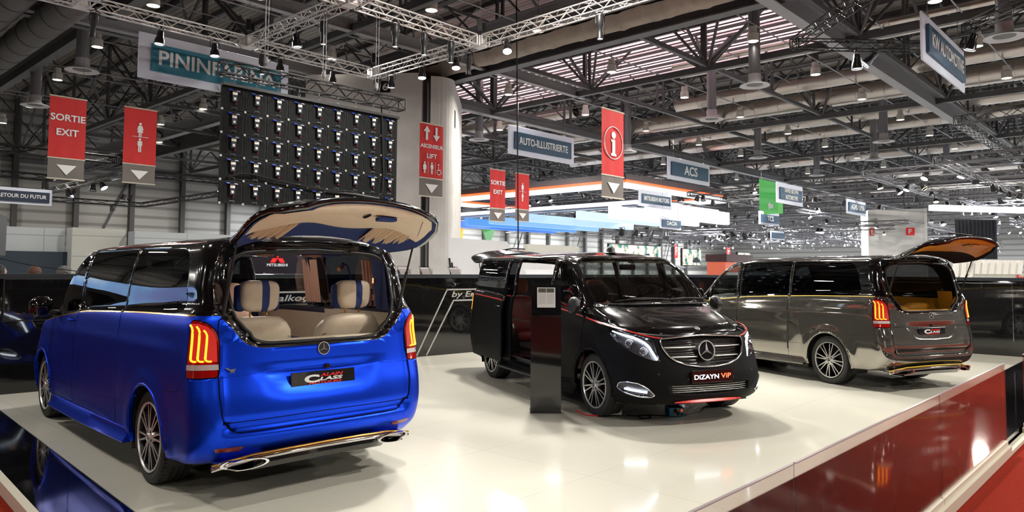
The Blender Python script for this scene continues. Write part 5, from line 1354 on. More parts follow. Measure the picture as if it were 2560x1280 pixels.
MB().box((2.0, -.01, 3.5), (.10, .04, 7)).build('edge_strip', M_conc, tw2)
# ---------------------------------------------------------------- hanging signs
M_lav = mat('lavender_sign_panel', (.80, .84, .98), .5)
def name_sign(a, b, ztop, w, h, lines, board, label, lh=.40, tw_=.72, tz=0, inset=(.34, .27)):
    t = empty('hanging_sign', W(a + w / 2, b, ztop - h / 2), YAW, label, 'hanging sign')
    MB().box((0, .05, 0), (w, .06, h), bev=.01).build('sign_panel', M_lav, t)
    bd = MB().box((.02, -.03, -.02), (w - 2 * inset[0], .09, h - 2 * inset[1] - .02), bev=.005).build('name_board', board, t)
    n = len(lines)
    for i, s_ in enumerate(lines):
        wl_ = (w - 2 * inset[0]) * tw_ * (len(s_) / max(len(q) for q in lines)); text(s_, 'sign_lettering', M_white, wl_, lh / (1 if n == 1 else 1.5), (0, -.085, .0 + (n - 1) * .2 - i * .42), face_m((1, 0, 0)), bd, ext=.008, off=.018)
    for x_ in (-w * .36, w * .36):
        MB().tube((x_, .05, h / 2), (x_, .05, h / 2 + 3.6), .008, 4).build('suspension_wire', M_steel, t)
        MB().lathe([(.05, .02), (.05, .05), (.03, .05)], 8, 0, Matrix.Translation((x_, .05, h / 2))).build('ring_bolt', M_steell, t)
    return t
M_teal = mat('teal_board', (.008, .17, .26), .5); M_slate = mat('slate_blue_board', (.03, .085, .155), .5)
name_sign(8.19, 22.99, 8.80, 4.98, 1.4, ['PININFARINA'], M_teal, 'large teal and lavender hanging sign partly behind the dark truss, nearest sign', .46, .90)
name_sign(22.94, 5.37, 9.14, 5.3, 1.4, ['KW AUTOMOTIVE'], M_slate, 'hanging sign seen at a steep angle at upper right', .42, .86)
name_sign(25.13, 23.59, 8.62, 5.03, 1.4, ['AUTO-ILLUSTRIERTE'], M_slate, 'hanging sign between the tower and the information banner', .36, .86)
name_sign(38.79, 23.12, 8.70, 5.3, 1.4, ['ACS'], M_slate, 'hanging sign with three large letters right of the information banner', .58, .36)
name_sign(46.2, 30.0, 7.8, 4.7, 1.26, ['MITSUBISHI MOTORS'], M_slate, 'small hanging sign below and left of the three-letter sign', .34, .88)
name_sign(43.6, 18.4, 7.2, 4.1, 1.28, ['DAVID BROWN', 'AUTOMOTIVE'], M_slate, 'two-line hanging sign in front of the green arrow sign', .42, .62)
name_sign(46.7, 28.5, 5.68, 3.04, .84, ['DACIA'], M_slate, 'small hanging sign in front of the white light canopy', .30, .55, inset=(.2, .15))
name_sign(54.9, 24.6, 6.45, 3.8, 1.05, ['TCS'], M_slate, 'small hanging sign with three letters below the green arrow sign', .42, .36, inset=(.25, .2))
name_sign(53.6, 17.6, 6.88, 4.1, 1.05, ['AGVS / UPSA'], M_slate, 'small hanging sign left of the pale concrete tower', .40, .80, inset=(.25, .2))
name_sign(58.2, 25.1, 5.07, 2.65, .72, [], M_slate, 'tiny far hanging sign below the small three-letter sign', .2, .6, inset=(.15, .12))
name_sign(9.04, 44.69, 5.81, 2.75, .85, ['RETOUR DU FUTUR'], mat('night_blue_board', (.008, .02, .05), .5), 'low hanging sign cut by the left edge of the view', .20, .90, inset=(.16, .14))
M_ban = mat('red_banner_cloth', (.60, .022, .022), .7, noise=.06, nscale=2); M_bang = mat('grey_banner_cloth', (.17, .15, .135), .7)
def figure(mb, M, kind, s=1.0):
    """toilet pictogram, flat, height 1"""
    mb.lathe([(0, .01), (.085, .01), (.085, 0), (0, 0)], 16, 0, M @ Matrix.Translation((0, .42 * s, 0)) @ Matrix.Diagonal((s, s, 1, 1)))
    if kind == 'w': P = [(-.06, .31), (.06, .31), (.13, .28), (.21, .02), (.16, .0), (.10, .17), (.19, -.17), (.09, -.17), (.09, -.48), (.02, -.48), (.02, -.17), (-.02, -.17), (-.02, -.48), (-.09, -.48), (-.09, -.17), (-.19, -.17), (-.10, .17), (-.16, .0), (-.21, .02), (-.13, .28)]
    else: P = [(-.10, .31), (.10, .31), (.16, .26), (.16, -.04), (.11, -.04), (.11, .2), (.10, .2), (.10, -.50), (.02, -.50), (.02, -.08), (-.02, -.08), (-.02, -.50), (-.10, -.50), (-.10, .2), (-.11, .2), (-.11, -.04), (-.16, -.04), (-.16, .26)]
    mb.prism([(x * s, y * s) for x, y in P], 0, .01, 0, M)
def banner(a, b, ztop, w, h, what, label):
    t = empty('banner', W(a + w / 2, b, ztop), YAW, label, 'banner'); t['group'] = 'red wayfinding banners'
    zr = h * .745; F = face_m((1, 0, 0)); G1 = [[(-w / 2 + w * i / 10, .012 * sin(i * 1.3), -.03 - (zr - .03) * k / 8) for k in range(9)] for i in range(11)]
    G2 = [[(-w / 2 + .01 + (w - .02) * i / 10, .012 * sin(i * 1.3 + 1), -zr - .05 - (h - zr - .08) * k / 4) for k in range(5)] for i in range(11)]
    c = MB().grid(G1).build('red_cloth', M_ban, t, smooth='all'); g = MB().grid(G2).build('grey_cloth', M_bang, t, smooth='all')
    for z_ in (0, -zr - .015, -h): MB().tube((-w / 2 - .01, 0, z_), (w / 2 + .01, 0, z_), .028, 8).build('banner_rail', M_kerb, t, smooth=40)
    MB().prism([(-w * .27, .0), (w * .27, .0), (0, -.38)], 0, .012, 0, Matrix.Translation((0, -.03, -zr - .27)) @ F).build('down_arrow', M_white, g)
    T = lambda s_, w_, h_, z_: text(s_, 'banner_lettering', M_white, w_, h_, (0, -.03, z_), F, c, ext=.006, off=.02)
    if what == 'exit': T('SORTIE', w * .94, .26, -.80); T('EXIT', w * .60, .26, -1.36)
    elif what == 'wc':
        m = MB(); M0 = Matrix.Translation((-.02, -.03, -.92)) @ F @ Matrix.Diagonal((.62, .62, 1, 1)); figure(m, M0, 'w'); m.build('pictogram', M_white, c)
        m = MB(); m.box((0, -.03, -1.20), (w * .48, .01, .02)).build('pictogram_line', M_white, c)
        m = MB(); figure(m, Matrix.Translation((-.02, -.03, -1.55)) @ F @ Matrix.Diagonal((.58, .58, 1, 1)), 'm'); m.build('pictogram', M_white, c)
    elif what == 'lift':
        for s_, x_ in ((1, -.30), (-1, .24)):
            MB().prism([(x_ - .06, -.30 * s_), (x_ + .06, -.30 * s_), (x_ + .06, .06 * s_), (x_ + .19, .06 * s_), (x_, .32 * s_), (x_ - .19, .06 * s_), (x_ - .06, .06 * s_)][::s_], 0, .01, 0, Matrix.Translation((0, -.03, -.42)) @ F).build('lift_arrow', M_white, c)
        T('ASCENSEUR', w * .95, .17, -.98); T('LIFT', w * .42, .20, -1.40)
        for k, x_ in (('w', -.40), ('m', .0)): m = MB(); figure(m, Matrix.Translation((x_, -.03, -1.92)) @ F @ Matrix.Diagonal((.5, .5, 1, 1)), k); m.build('pictogram', M_white, c)
        m = MB(); m.box((-.20, -.03, -1.92), (.012, .01, .52)); m.box((.20, -.03, -1.92), (.012, .01, .52)); m.build('divider_line', M_white, c)
        m = MB(); M1 = Matrix.Translation((.40, -.03, -1.95)) @ F; m.path([M1 @ Vector((.11 * cos(t), -.10 + .11 * sin(t), .005)) for t in [radians(q) for q in range(110, 400, 20)]], .018, 4); m.path([M1 @ Vector(p) for p in [(-.03, .14, .005), (-.02, -.02, .005), (.10, -.03, .005), (.16, -.17, .005)]], .022, 4); m.lathe([(0, .01), (.04, .01), (.04, 0)], 12, 0, M1 @ Matrix.Translation((-.03, .21, 0))); m.build('wheelchair_pictogram', M_white, c)
    elif what == 'info':
        m = MB(); m.path([(.56 * cos(2 * pi * i / 40), -.03, -1.18 + .58 * sin(2 * pi * i / 40)) for i in range(40)], .020, 5, closed=True); m.build('ring', M_white, c)
        m = MB(); m.lathe([(0, .01), (.13, .01), (.13, 0)], 20, 0, Matrix.Translation((0, -.03, -.90)) @ F); m.build('letter_dot', M_white, c)
        MB().prism([(-.15, .12), (.09, .12), (.09, -.38), (.16, -.38), (.16, -.47), (-.17, -.47), (-.17, -.38), (-.09, -.38), (-.09, .03), (-.15, .03)], 0, .01, 0, Matrix.Translation((0, -.03, -1.18)) @ F).build('letter_stem', M_white, c)
    for x_ in (-w * .38, w * .38): MB().tube((x_, 0, 0), (x_, 0, 3.2), .006, 4).build('suspension_wire', M_steel, t)
banner(8.06, 31.33, 8.17, 1.26, 3.15, 'exit', 'red exit banner at far left, largest exit banner')
banner(10.93, 32.03, 8.33, 1.30, 3.15, 'wc', 'red toilet banner second from left with two pictograms')
banner(19.87, 23.86, 7.95, 1.34, 3.15, 'lift', 'red lift banner with arrows in front of the concrete tower')
banner(20.72, 14.99, 7.40, 1.36, 3.15, 'info', 'red information banner with a ringed letter i')
banner(31.09, 30.72, 7.77, 1.34, 3.15, 'exit', 'small red exit banner left of the small toilet banner')
banner(34.89, 32.14, 8.04, 1.36, 3.15, 'wc', 'small red toilet banner crossed by a dark vertical cable')
# ---------------------------------------------------------------- trusses
def truss(name, p0, p1, w, m, r=.022, bay=.45, label=None, cat='lighting truss', grp=None, n=5, tri=False):
    p0, p1 = Vector(p0), Vector(p1); q = (p1 - p0).to_track_quat('X', 'Z').to_matrix().to_4x4(); q.translation = p0; L = (p1 - p0).length; h = w / 2
    C4 = [(-h, -h), (h, -h), (h, h), (-h, h)] if not tri else [(-h, h), (h, h), (0, -h)]
    mb = MB()
    for y, z in C4: mb.tube((0, y, z), (L, y, z), r, n)
    k = max(2, int(L / bay)); s_ = L / k; nc = len(C4)
    for j in range(nc):
        a, b = C4[j], C4[(j + 1) % nc]
        for i in range(k):
            u, v = (a, b) if i % 2 else (b, a); mb.tube((i * s_, *u), ((i + 1) * s_, *v), r * .5, 4, cap=False)
        for x_ in (0, L): mb.tube((x_, *a), (x_, *b), r * .8, 4)
    return tag(mb.build(name, m, M=q), label, cat, grp)
TZ = 8.45
for (p, q, lb) in [((-1.5, 20.6), (10.25, 20.6), 'white truss running from the upper left corner over the teal sign'), ((10.7, 20.6), (14.8, 20.6), 'white truss above the dark truss of the video wall'),
                   ((10.45, 20.4), (10.45, 15.6), 'white truss rising from above the video wall to the top edge'), ((15.05, 20.4), (15.05, 15.4), 'white truss from the tower top to the upper middle joint'),
                   ((10.7, 15.35), (14.8, 15.35), 'white truss descending from the top edge to the upper middle joint'), ((15.05, 15.1), (14.9, 4.0), 'white truss climbing to the right along the brown sheet'),
                   ((5.9, 20.4), (5.9, 15.6), 'white truss leaving the upper left joint'), ((-1.5, 15.35), (10.2, 15.35), 'white truss above the top edge, seen in reflections'), ((10.45, 15.1), (10.3, 4.0), 'white truss over the stage, seen in reflections'),
                   ((-1.5, 4.0), (14.7, 4.0), 'front white truss over the stage edge'), ((5.9, 15.1), (5.9, 4.2), 'white truss over the blue van')]:
    truss('lighting_truss', W(*p, TZ), W(*q, TZ), .30, M_truss, .024, .36, lb, grp=None)
for (a, b) in ((10.45, 20.6), (15.05, 20.6), (15.05, 15.35), (10.45, 15.35), (5.9, 20.6), (5.9, 15.35)):
    o = MB().box((0, 0, 0), (.34, .34, .34), bev=.03).build('truss_corner', M_truss); o.location = W(a, b, TZ); o.rotation_euler = (0, 0, YAW)
    tag(o, {(10.45, 20.6): 'white truss corner block above the left end of the video wall', (15.05, 20.6): 'white truss corner block left of the tower top', (15.05, 15.35): 'white truss corner block at the upper middle joint', (10.45, 15.35): 'white truss corner block at the top edge', (5.9, 20.6): 'white truss corner block at upper left', (5.9, 15.35): 'white truss corner block above the top edge'}[(a, b)], 'truss corner')
# chain hoists holding the truss
hs = empty('chain_hoist', (0, 0, 0), 0, 'x', 'chain hoist')
MB().box((0, 0, .45), (.16, .14, .34), bev=.02).build('motor', M_dark, hs); MB().tube((0, 0, .62), (0, 0, 2.6), .008, 4).build('chain', M_steell, hs); MB().box((.12, 0, .38), (.10, .08, .22), bev=.02).build('chain_bag', M_blk, hs)
for i, (a, b, lb) in enumerate(((10.45, 20.6, 'black chain hoist on the truss joint above the video wall'), (15.05, 20.6, 'black chain hoist on the truss joint left of the tower'), (15.05, 15.35, 'black chain hoist at the upper middle truss joint'), (10.45, 15.35, 'black chain hoist at the truss joint on the top edge'))):
    o = hs if i == 0 else dup(hs); o.location = W(a, b, TZ + .1); o['label'] = lb
# black trusses at upper right
for p, q, lb, z in [((23.6, 9.31), (20.4, 5.9), 'black truss climbing to the top edge at upper right', 9.14), ((23.6, 9.31), (26.9, 6.1), 'black truss running behind the upper right sign', 9.14), ((25.6, 4.8), (22.7, 1.7), 'black truss leaving the top right corner', 9.14),
                    ((29.1, 5.75), (28.5, 2.6), 'black truss at the right edge below the upper right sign', 7.0), ((29.2, 5.8), (40.5, 5.76), 'black truss receding below the upper right sign', 7.0)]:
    truss('lighting_truss', W(*p, z), W(*q, z), .30, M_trussk, .024, .40, lb)
# ---------------------------------------------------------------- LED wall seen from behind
lw = empty('video_wall', W(7.33, 15.6, 5.72), YAW, 'hanging video wall seen from behind with nine columns of modules', 'video wall')
CW, CH = .543, .524
cab = empty('led_cabinet', (0, 0, 0)); cab.parent = lw
M_cab = mat('cabinet_black', (.006, .0075, .0085), .65, spec=.2, noise=.2, nscale=6)
cb = MB().box((CW / 2, .05, -CH / 2), (CW - .006, .08, CH - .006), bev=.006); cb.build('cabinet_back', M_cab, cab)
rb_ = MB()
for k in range(12): rb_.box((.06 + k * .038, .007, -CH / 2), (.006, .006, CH * .8))
rb_.build('cooling_ribs', mat('rib_black', (.009, .010, .011), .6, spec=.2), cab)
MB().box((CW / 2, -.02, -.215), (.12, .06, .25), bev=.008).build('power_unit', mat('unit_grey', (.022, .026, .036), .5, spec=.3), cab)
MB().tube((CW / 2 - .14, -.02, -.075), (CW / 2 - .05, -.02, -.082), .017, 8).build('blue_plug', mat('plug_blue', (.01, .05, .5), .4), cab)
MB().tube((CW / 2 + .05, -.02, -.082), (CW / 2 + .13, -.02, -.088), .015, 8).build('white_plug', mat('plug_pale', (.35, .42, .6), .4), cab)
lbm = MB().box((CW / 2, -.052, -.155), (.11, .004, .055)).box((CW / 2 + .0, -.052, -.27), (.055, .004, .055)); lbm.build('white_label', M_white, cab)
MB().box((CW / 2 - .025, -.0525, -.140), (.05, .005, .018)).build('orange_label', mat('label_orange', (.8, .35, .04), .5), cab)
MB().tube((CW / 2 + .04, -.02, -.365), (CW / 2 + .04, -.035, -.385), .014, 8).build('red_connector', mat('connector_red', (.6, .04, .01), .4), cab)
MB().path([(CW / 2 - .06, .0, -CH + .01), (CW / 2 - .055, -.03, -CH + .055), (CW / 2 + .055, -.03, -CH + .055), (CW / 2 + .06, 0, -CH + .01)], .006, 5).build('carry_handle', M_steell, cab)
mm = MB(); mm.lathe([(0, .01), (.028, .01), (.03, 0)], 10, 0, Matrix.Translation((0, 0, -CH)) @ Matrix.Rotation(pi / 2, 4, 'X')); mm.box((0, -.011, -CH), (.05, .004, .008)); mm.box((0, -.011, -CH), (.008, .004, .05)); mm.build('corner_lock', mat('lock_silver', (.5, .5, .48), .4, metal=.6), cab)
MB().path([(CW / 2 - .13, -.02, -.08), (CW / 2 - .2, -.03, -.16), (.03, -.02, -.22), (-.06, -.02, -.18), (-.14, -.02, -.08)], .005, 5).build('link_cable', M_blk, cab, smooth='all')
cmap = None
for i in range(9):
    for j in range(5):
        if i == j == 0: continue
        o = dup(cab, parent=lw); o.location = (i * CW, 0, -j * CH)
MB().box((4.5 * CW, .0, .03), (9 * CW + .02, .14, .07), bev=.005).build('hanging_bar', M_dark, lw)
for i in range(1, 10, 1):
    x_ = (i - .5) * CW; MB().path([(x_, 0, .05), (x_ - .03, 0, .12), (x_, 0, .18), (x_ + .03, 0, .12), (x_, 0, .06)], .010, 5).build('shackle', M_steell, lw); MB().tube((x_, 0, .16), (x_, 0, .30), .012, 5).build('sling', M_steell, lw)
MB().path(smooth_pts([(.12, -.05, -2.05), (.6, -.06, -1.93), (1.4, -.06, -2.02), (2.6, -.06, -2.12), (3.4, -.06, -2.10), (3.9, -.06, -2.22), (4.2, -.07, -2.18), (4.38, -.06, -1.9), (4.36, -.05, -.8), (4.30, -.05, .3)], 6), .022, 6).build('cable_bundle', M_blk, lw, smooth='all')
MB().path(smooth_pts([(3.75, -.07, -2.2), (3.7, -.08, -2.5), (3.9, -.09, -2.65), (4.1, -.08, -2.4), (3.9, -.08, -2.2)], 6), .018, 6).build('cable_coil', M_blk, lw, smooth='all')
truss('rigging_truss', W(7.28, 15.6, 6.12), W(12.35, 15.6, 6.12), .29, M_trussk, .024, .30, 'dark truss carrying the video wall', 'lighting truss')
for i, (a, lb) in enumerate(((8.35, 'left lifting chain of the video wall truss'), (9.9, 'middle lifting chain of the video wall truss'), (11.5, 'right lifting chain of the video wall truss'))):
    o = empty('lifting_chain', W(a, 15.6, 6.3), 0, lb, 'chain'); MB().lathe([(0, .30), (.05, .24), (.05, .12), (0, .05)], 8).build('hook', M_steell, o); MB().tube((-.03, 0, .2), (-.03, 0, 5.4), .010, 4).build('chain_line', M_steell, o); MB().tube((.04, 0, .2), (.04, 0, 5.4), .008, 4).build('chain_line', M_steell, o)
# thin dark cable from the roof and speaker at left
o = MB().tube((.21, 23, 1.6), (.05, 23, 13.9), .022, 5).build('vertical_cable', M_blk); tag(o, 'thin black vertical cable in front of the small toilet banner', 'cable')
sp_ = empty('loudspeaker', W(3.02, 14.42, 2.18), YAW - .5, 'black loudspeaker cut by the left edge, above the visitors', 'loudspeaker')
MB().box((-.12, 0, 0), (.42, .4, .70), bev=.02).build('cabinet', M_dark, sp_); MB().box((-.12, -.2, 0), (.36, .01, .62)).build('speaker_grille', M_blk, sp_); MB().tube((-.12, 0, -.3), (-.12, 0, -2.25), .02, 8).build('stand_pole', M_dark, sp_)
o = MB().path(smooth_pts([tuple(W(2.9, 14.3, 1.84)), tuple(W(3.3, 13.4, 1.68)), tuple(W(3.9, 12.2, 1.56)), tuple(W(4.2, 11.6, 1.52))], 6), .006, 4).build('slack_cable', M_blk); tag(o, 'slack black cable hanging from the loudspeaker over the black wall', 'cable')
# ---------------------------------------------------------------- spotlights
def mk_par(glow):
    t = empty('stage_spotlight', (0, 0, 0), 0, 'x', 'spotlight')
    MB().path([(-.13, 0, -.22), (-.13, 0, -.04), (0, 0, 0), (.13, 0, -.04), (.13, 0, -.22)], .012, 5).build('yoke', M_dark, t)
    b = MB().lathe([(0, -.10), (.07, -.10), (.085, -.16), (.085, -.26), (.12, -.34), (.135, -.47), (.125, -.47), (.10, -.36)], 16); b.build('lamp_body', mat('par_black_gloss', (.012, .012, .014), .2, coat=.6), t, smooth=40)
    MB().lathe([(0, -.44), (.118, -.44)], 16).build('lamp_lens', glow, t)
    MB().lathe([(.128, -.455), (.137, -.47), (.128, -.485), (.12, -.47)], 16, closed=True).build('chrome_rim', M_chrome, t, smooth='all')
    MB().box((0, 0, .04), (.05, .05, .10), bev=.01).build('clamp', M_dark, t)
    return t
def mk_profile(glow):
    t = empty('profile_spotlight', (0, 0, 0), 0, 'x', 'spotlight')
    MB().path([(-.11, 0, -.28), (-.11, 0, -.05), (0, 0, 0), (.11, 0, -.05), (.11, 0, -.28)], .012, 5).build('yoke', M_dark, t)
    b = MB().lathe([(0, -.06), (.09, -.08), (.105, -.14), (.105, -.36), (.075, -.40), (.075, -.62), (.085, -.64), (.085, -.70), (.07, -.70)], 14); b.build('lamp_body', M_dark, t, smooth=40)
    MB().lathe([(0, -.68), (.072, -.68)], 14).build('lamp_lens', glow, t); MB().box((0, 0, .04), (.05, .05, .10), bev=.01).build('clamp', M_dark, t)
    return t
G_w = emat('spot_glow_white', (1, .98, .95), 14); G_b = emat('spot_glow_blue', (.05, .12, 1), 10); G_c = emat('spot_glow_cold', (.85, .92, 1), 14)
pars = {'p': mk_par(G_c), 'f': mk_profile(G_w), 'fb': mk_profile(G_b)}
NEAR = [('p', 3.9, 20.6, 0, 'bell-shaped spotlight glowing violet-white at the upper left'), ('fb', 6.2, 20.45, .5, 'profile spotlight with blue light beside the upper left joint'), ('p', 7.9, 20.6, .1, 'spotlight clamped above the left end of the teal sign'), ('p', 9.4, 20.6, .1, 'spotlight clamped above the middle of the teal sign'),
        ('f', 10.9, 20.6, 0, 'profile spotlight under the truss above the video wall'), ('p', 11.5, 20.6, 0, 'brightly lit spotlight at the right end of the teal sign'), ('p', 13.4, 20.6, 0, 'bell spotlight above the middle of the video wall'), ('f', 15.0, 20.3, 0, 'profile spotlight at the corner left of the tower top'),
        ('p', 15.05, 19.6, -.1, 'bell spotlight over the number sign of the tower'), ('p', 15.05, 18.0, .2, 'spotlight at the top of the tower recess'), ('f', 13.9, 15.35, 0, 'profile spotlight left of the upper middle joint'), ('p', 15.05, 16.4, .3, 'spotlight just left below the upper middle joint'), ('fb', 15.05, 15.8, -.3, 'profile spotlight with blue light at the upper middle joint'),
        ('p', 15.0, 14.2, .5, 'spotlight with open barn doors right of the upper middle joint'), ('f', 15.0, 10.9, 0, 'profile spotlight in front of the brown sheet'), ('f', 12.9, 15.35, 0, 'profile spotlight on the truss at the top, middle of the row'), ('f', 11.9, 15.35, 0, 'profile spotlight close to the top edge'), ('p', 10.5, 18.0, .1, 'bell spotlight hanging below the rising white truss'),
        ('f', 10.5, 16.6, 0, 'profile spotlight below the rising white truss near the top edge'), ('p', 25.1, 7.85, 0, 'spotlight on the black truss left of the upper right sign'), ('p', 25.6, 7.3, .8, 'dazzling white spotlight hanging below the black truss'), ('p', 25.3, 4.5, .3, 'violet-white spotlight right of the upper right sign'), ('p', 6.0, 15.35, .2, 'spotlight over the stage seen in reflections'),
        ('p', 10.4, 8.0, .2, 'spotlight over the middle of the stage'), ('p', 5.9, 9.0, .2, 'spotlight over the blue van'), ('p', 10.4, 12.0, -.2, 'spotlight over the black van'), ('p', 8.0, 15.35, 0, 'spotlight on the crossing truss over the stage'), ('p', 2.5, 15.35, 0, 'spotlight on the crossing truss at far left')]
used = set()
for k, a, b, tilt, lb in NEAR:
    z = TZ - .17 if a < 20 else 8.97
    o = pars[k] if k not in used else dup(pars[k]); used.add(k); o.location = W(a, b, z); o.rotation_euler = (tilt, 0, YAW + a); o['label'] = lb
    if a > 20: o.scale = (1.3, 1.3, 1.3)
# ---------------------------------------------------------------- rigs over the far stands
fs = MB().lathe([(0, .28), (.11, .25), (.15, .1), (.21, -.14), (.19, -.14)], 9); fs.lathe([(0, -.12), (.19, -.12)], 9, 1); fs.path([(-.16, 0, .05), (-.16, 0, .32), (.16, 0, .32), (.16, 0, .05)], .02, 4)
far = {}
for nm, g in (('w', emat('far_glow_white', (.9, .95, 1), 22)), ('y', emat('far_glow_warm', (1, .75, .45), 12)), ('o', mat('unlit_lens', (.25, .27, .33), .2))):
    far[nm] = MB(); far[nm].v, far[nm].f, far[nm].m = fs.v, fs.f, fs.m
    far[nm] = far[nm].build('rig_spotlight', [M_dark, g], smooth=40); tag(far[nm], 'x', 'spotlight')
RIG = []
rr = random.Random(5)
def rig(a0, a1, b0, b1, z, na, nb, region, mt=M_trussf, w=.3, nl=14, warm=.1):
    L = []
    for i in range(na):
        a = a0 + (a1 - a0) * i / max(1, na - 1); L.append((W(a, b0, z), W(a, b1, z)))
    for j in range(nb):
        b = b0 + (b1 - b0) * j / max(1, nb - 1); L.append((W(a0, b, z), W(a1, b, z)))
    for p, q in L: truss('rig_truss', p, q, w, mt, .035, 1.0 if (p - q).length < 22 else 1.3, 'box truss in the lighting rig ' + region, 'lighting truss', 'trusses ' + region, n=4)
    for k in range(nl):
        p, q = rr.choice(L); t = rr.random(); RIG.append((p.lerp(q, t) + Vector((0, 0, -.45 + (0 if rr.random() < .75 else .9))), region, 'y' if rr.random() < warm else ('w' if rr.random() < .55 else 'o')))
rig(46, 62, 31.5, 52, 9.2, 4, 3, 'above the red-lined canopy', nl=34)
rig(50, 64, 33, 60, 7.6, 4, 3, 'inside the white light canopy', nl=34)
rig(66, 86, 26, 40, 7.3, 4, 4, 'between the far signs in the middle', nl=34)
rig(50, 66, 14, 28, 7.6, 4, 3, 'left of the pale tower', nl=30, warm=.3)
rig(44, 60, 4, 13.5, 7.3, 4, 3, 'above the pale tower at right', nl=30)
rig(64, 84, 6, 20, 7.4, 4, 3, 'behind the pale tower', nl=26, warm=.3)
rig(88, 120, 20, 46, 6.8, 5, 4, 'over the farthest stands', nl=46)
rig(62, 90, 16, 44, 5.6, 5, 5, 'low before the far wall at right', nl=40)
rig(14, 22, 40, 60, 6.6, 2, 2, 'in the dark at left', mt=M_trussk, nl=18)
rig(2, 12, 36, 46, 6.6, 2, 2, 'behind the left banners', mt=M_trussk, nl=14)
rig(70, 96, 44, 66, 6.8, 3, 3, 'before the far wall', nl=24)
rig(36, 43, 2.5, 8, 6.6, 2, 2, 'above the black cloth at right', nl=12)
seen_ = set()
for p, region, k in RIG[:296]:
    o = far[k] if k not in seen_ else dup(far[k]); seen_.add(k); o.location = p; o.rotation_euler = (rr.uniform(-.7, .7), rr.uniform(-.5, .5), rr.uniform(0, 6))
    o['label'] = {'w': 'lit black spotlight', 'y': 'warm-lit black spotlight', 'o': 'unlit black spotlight'}[k] + ' in the lighting rig ' + region; o['group'] = {'w': 'lit', 'y': 'warm-lit', 'o': 'unlit'}[k] + ' spotlights ' + region
# beyond the three hundred nearest: the countless small lamps of the farthest stands
dn = MB(); r3 = random.Random(11)
BARS = [(r3.uniform(56, 118), r3.uniform(2, 46), r3.choice((5.2, 5.8, 6.4, 7.0)), r3.uniform(8, 18), i % 2) for i in range(60)]
for k in range(900):
    q = BARS[k % 60]; t_ = r3.randint(0, 18) / 18 * q[3]; a, b, z = (q[0] + t_, q[1], q[2] - .35) if q[4] else (q[0], q[1] + t_, q[2] - .35); Mx = Matrix.Translation((a, b, z)) @ Matrix.Rotation(r3.uniform(0, 6), 4, 'Z') @ Matrix.Rotation(r3.uniform(-.9, .9), 4, 'X')
    dn.lathe([(.06, .20), (.09, .07), (.13, -.09)], 6, 0, Mx); g_ = r3.random(); dn.lathe([(0, -.08), (.12, -.08)], 6, 1 if g_ < .5 else 2 if g_ < .62 else 3, Mx)
for k in range(60):
    a, b, z, L_, _ = BARS[k]
    for dz in (0, .3): dn.tube((a, b, z + dz), (a + (L_ if k % 2 else 0), b + (0 if k % 2 else L_), z + dz), .04, 4)
    for q in range(int(L_ / .8)):
        u0, u1 = q * .8, (q + 1) * .8; z0, z1 = (0, .3) if q % 2 else (.3, 0)
        dn.tube((a + (u0 if k % 2 else 0), b + (0 if k % 2 else u0), z + z0), (a + (u1 if k % 2 else 0), b + (0 if k % 2 else u1), z + z1), .022, 3, cap=False)
o = dn.build('distant_lamps', [M_trussf, bpy.data.materials['far_glow_white'], bpy.data.materials['far_glow_warm'], bpy.data.materials['unlit_lens']]); o.rotation_euler = (0, 0, YAW)
tag(o, 'countless tiny lamps and bars over the farthest stands', 'distant lamps', None, 'stuff')
# ---------------------------------------------------------------- big light canopies
E_w = emat('canopy_white_light', (.93, .96, 1), 1.5); E_r = emat('red_led_line', (1, .10, .02), 2.4)
def ring_box(name, a0, a1, b0, b1, z, h, t, m, parent, sides='abcd'):
    mb = MB(); ca, cb_ = (a0 + a1) / 2, (b0 + b1) / 2
    if 'a' in sides: mb.box((a0, cb_, z), (t, b1 - b0, h))
    if 'b' in sides: mb.box((a1, cb_, z), (t, b1 - b0, h))
    if 'c' in sides: mb.box((ca, b0, z), (a1 - a0, t, h))
    if 'd' in sides: mb.box((ca, b1, z), (a1 - a0, t, h))
    o = mb.build(name, m, parent); return o
c1 = empty('light_canopy', (0, 0, 0), YAW, 'large square canopy frame with a glowing red line', 'canopy')
ring_box('canopy_frame', 45.6, 62, 31, 52.5, 8.75, .5, .5, mat('canopy_grey', (.10, .09, .10), .5), c1); ring_box('red_line', 45.5, 62.1, 30.9, 52.6, 8.42, .16, .55, E_r, c1); ring_box('white_line', 45.6, 62, 31, 52.5, 8.12, .34, .5, E_w, c1)
MB().box((61, 37, 8.05), (1.6, 11, .25)).build('white_light_panel', E_w, c1)
c2 = empty('light_canopy', (0, 0, 0), YAW, 'white glowing light frame below the red-lined canopy', 'canopy')
ring_box('white_frame', 50.5, 63, 32.7, 62, 7.2, .45, 1.1, E_w, c2); ring_box('grey_line', 50.4, 63.1, 32.6, 62.1, 7.0, .12, 1.3, mat('canopy_line_grey', (.18, .22, .32), .4), c2)
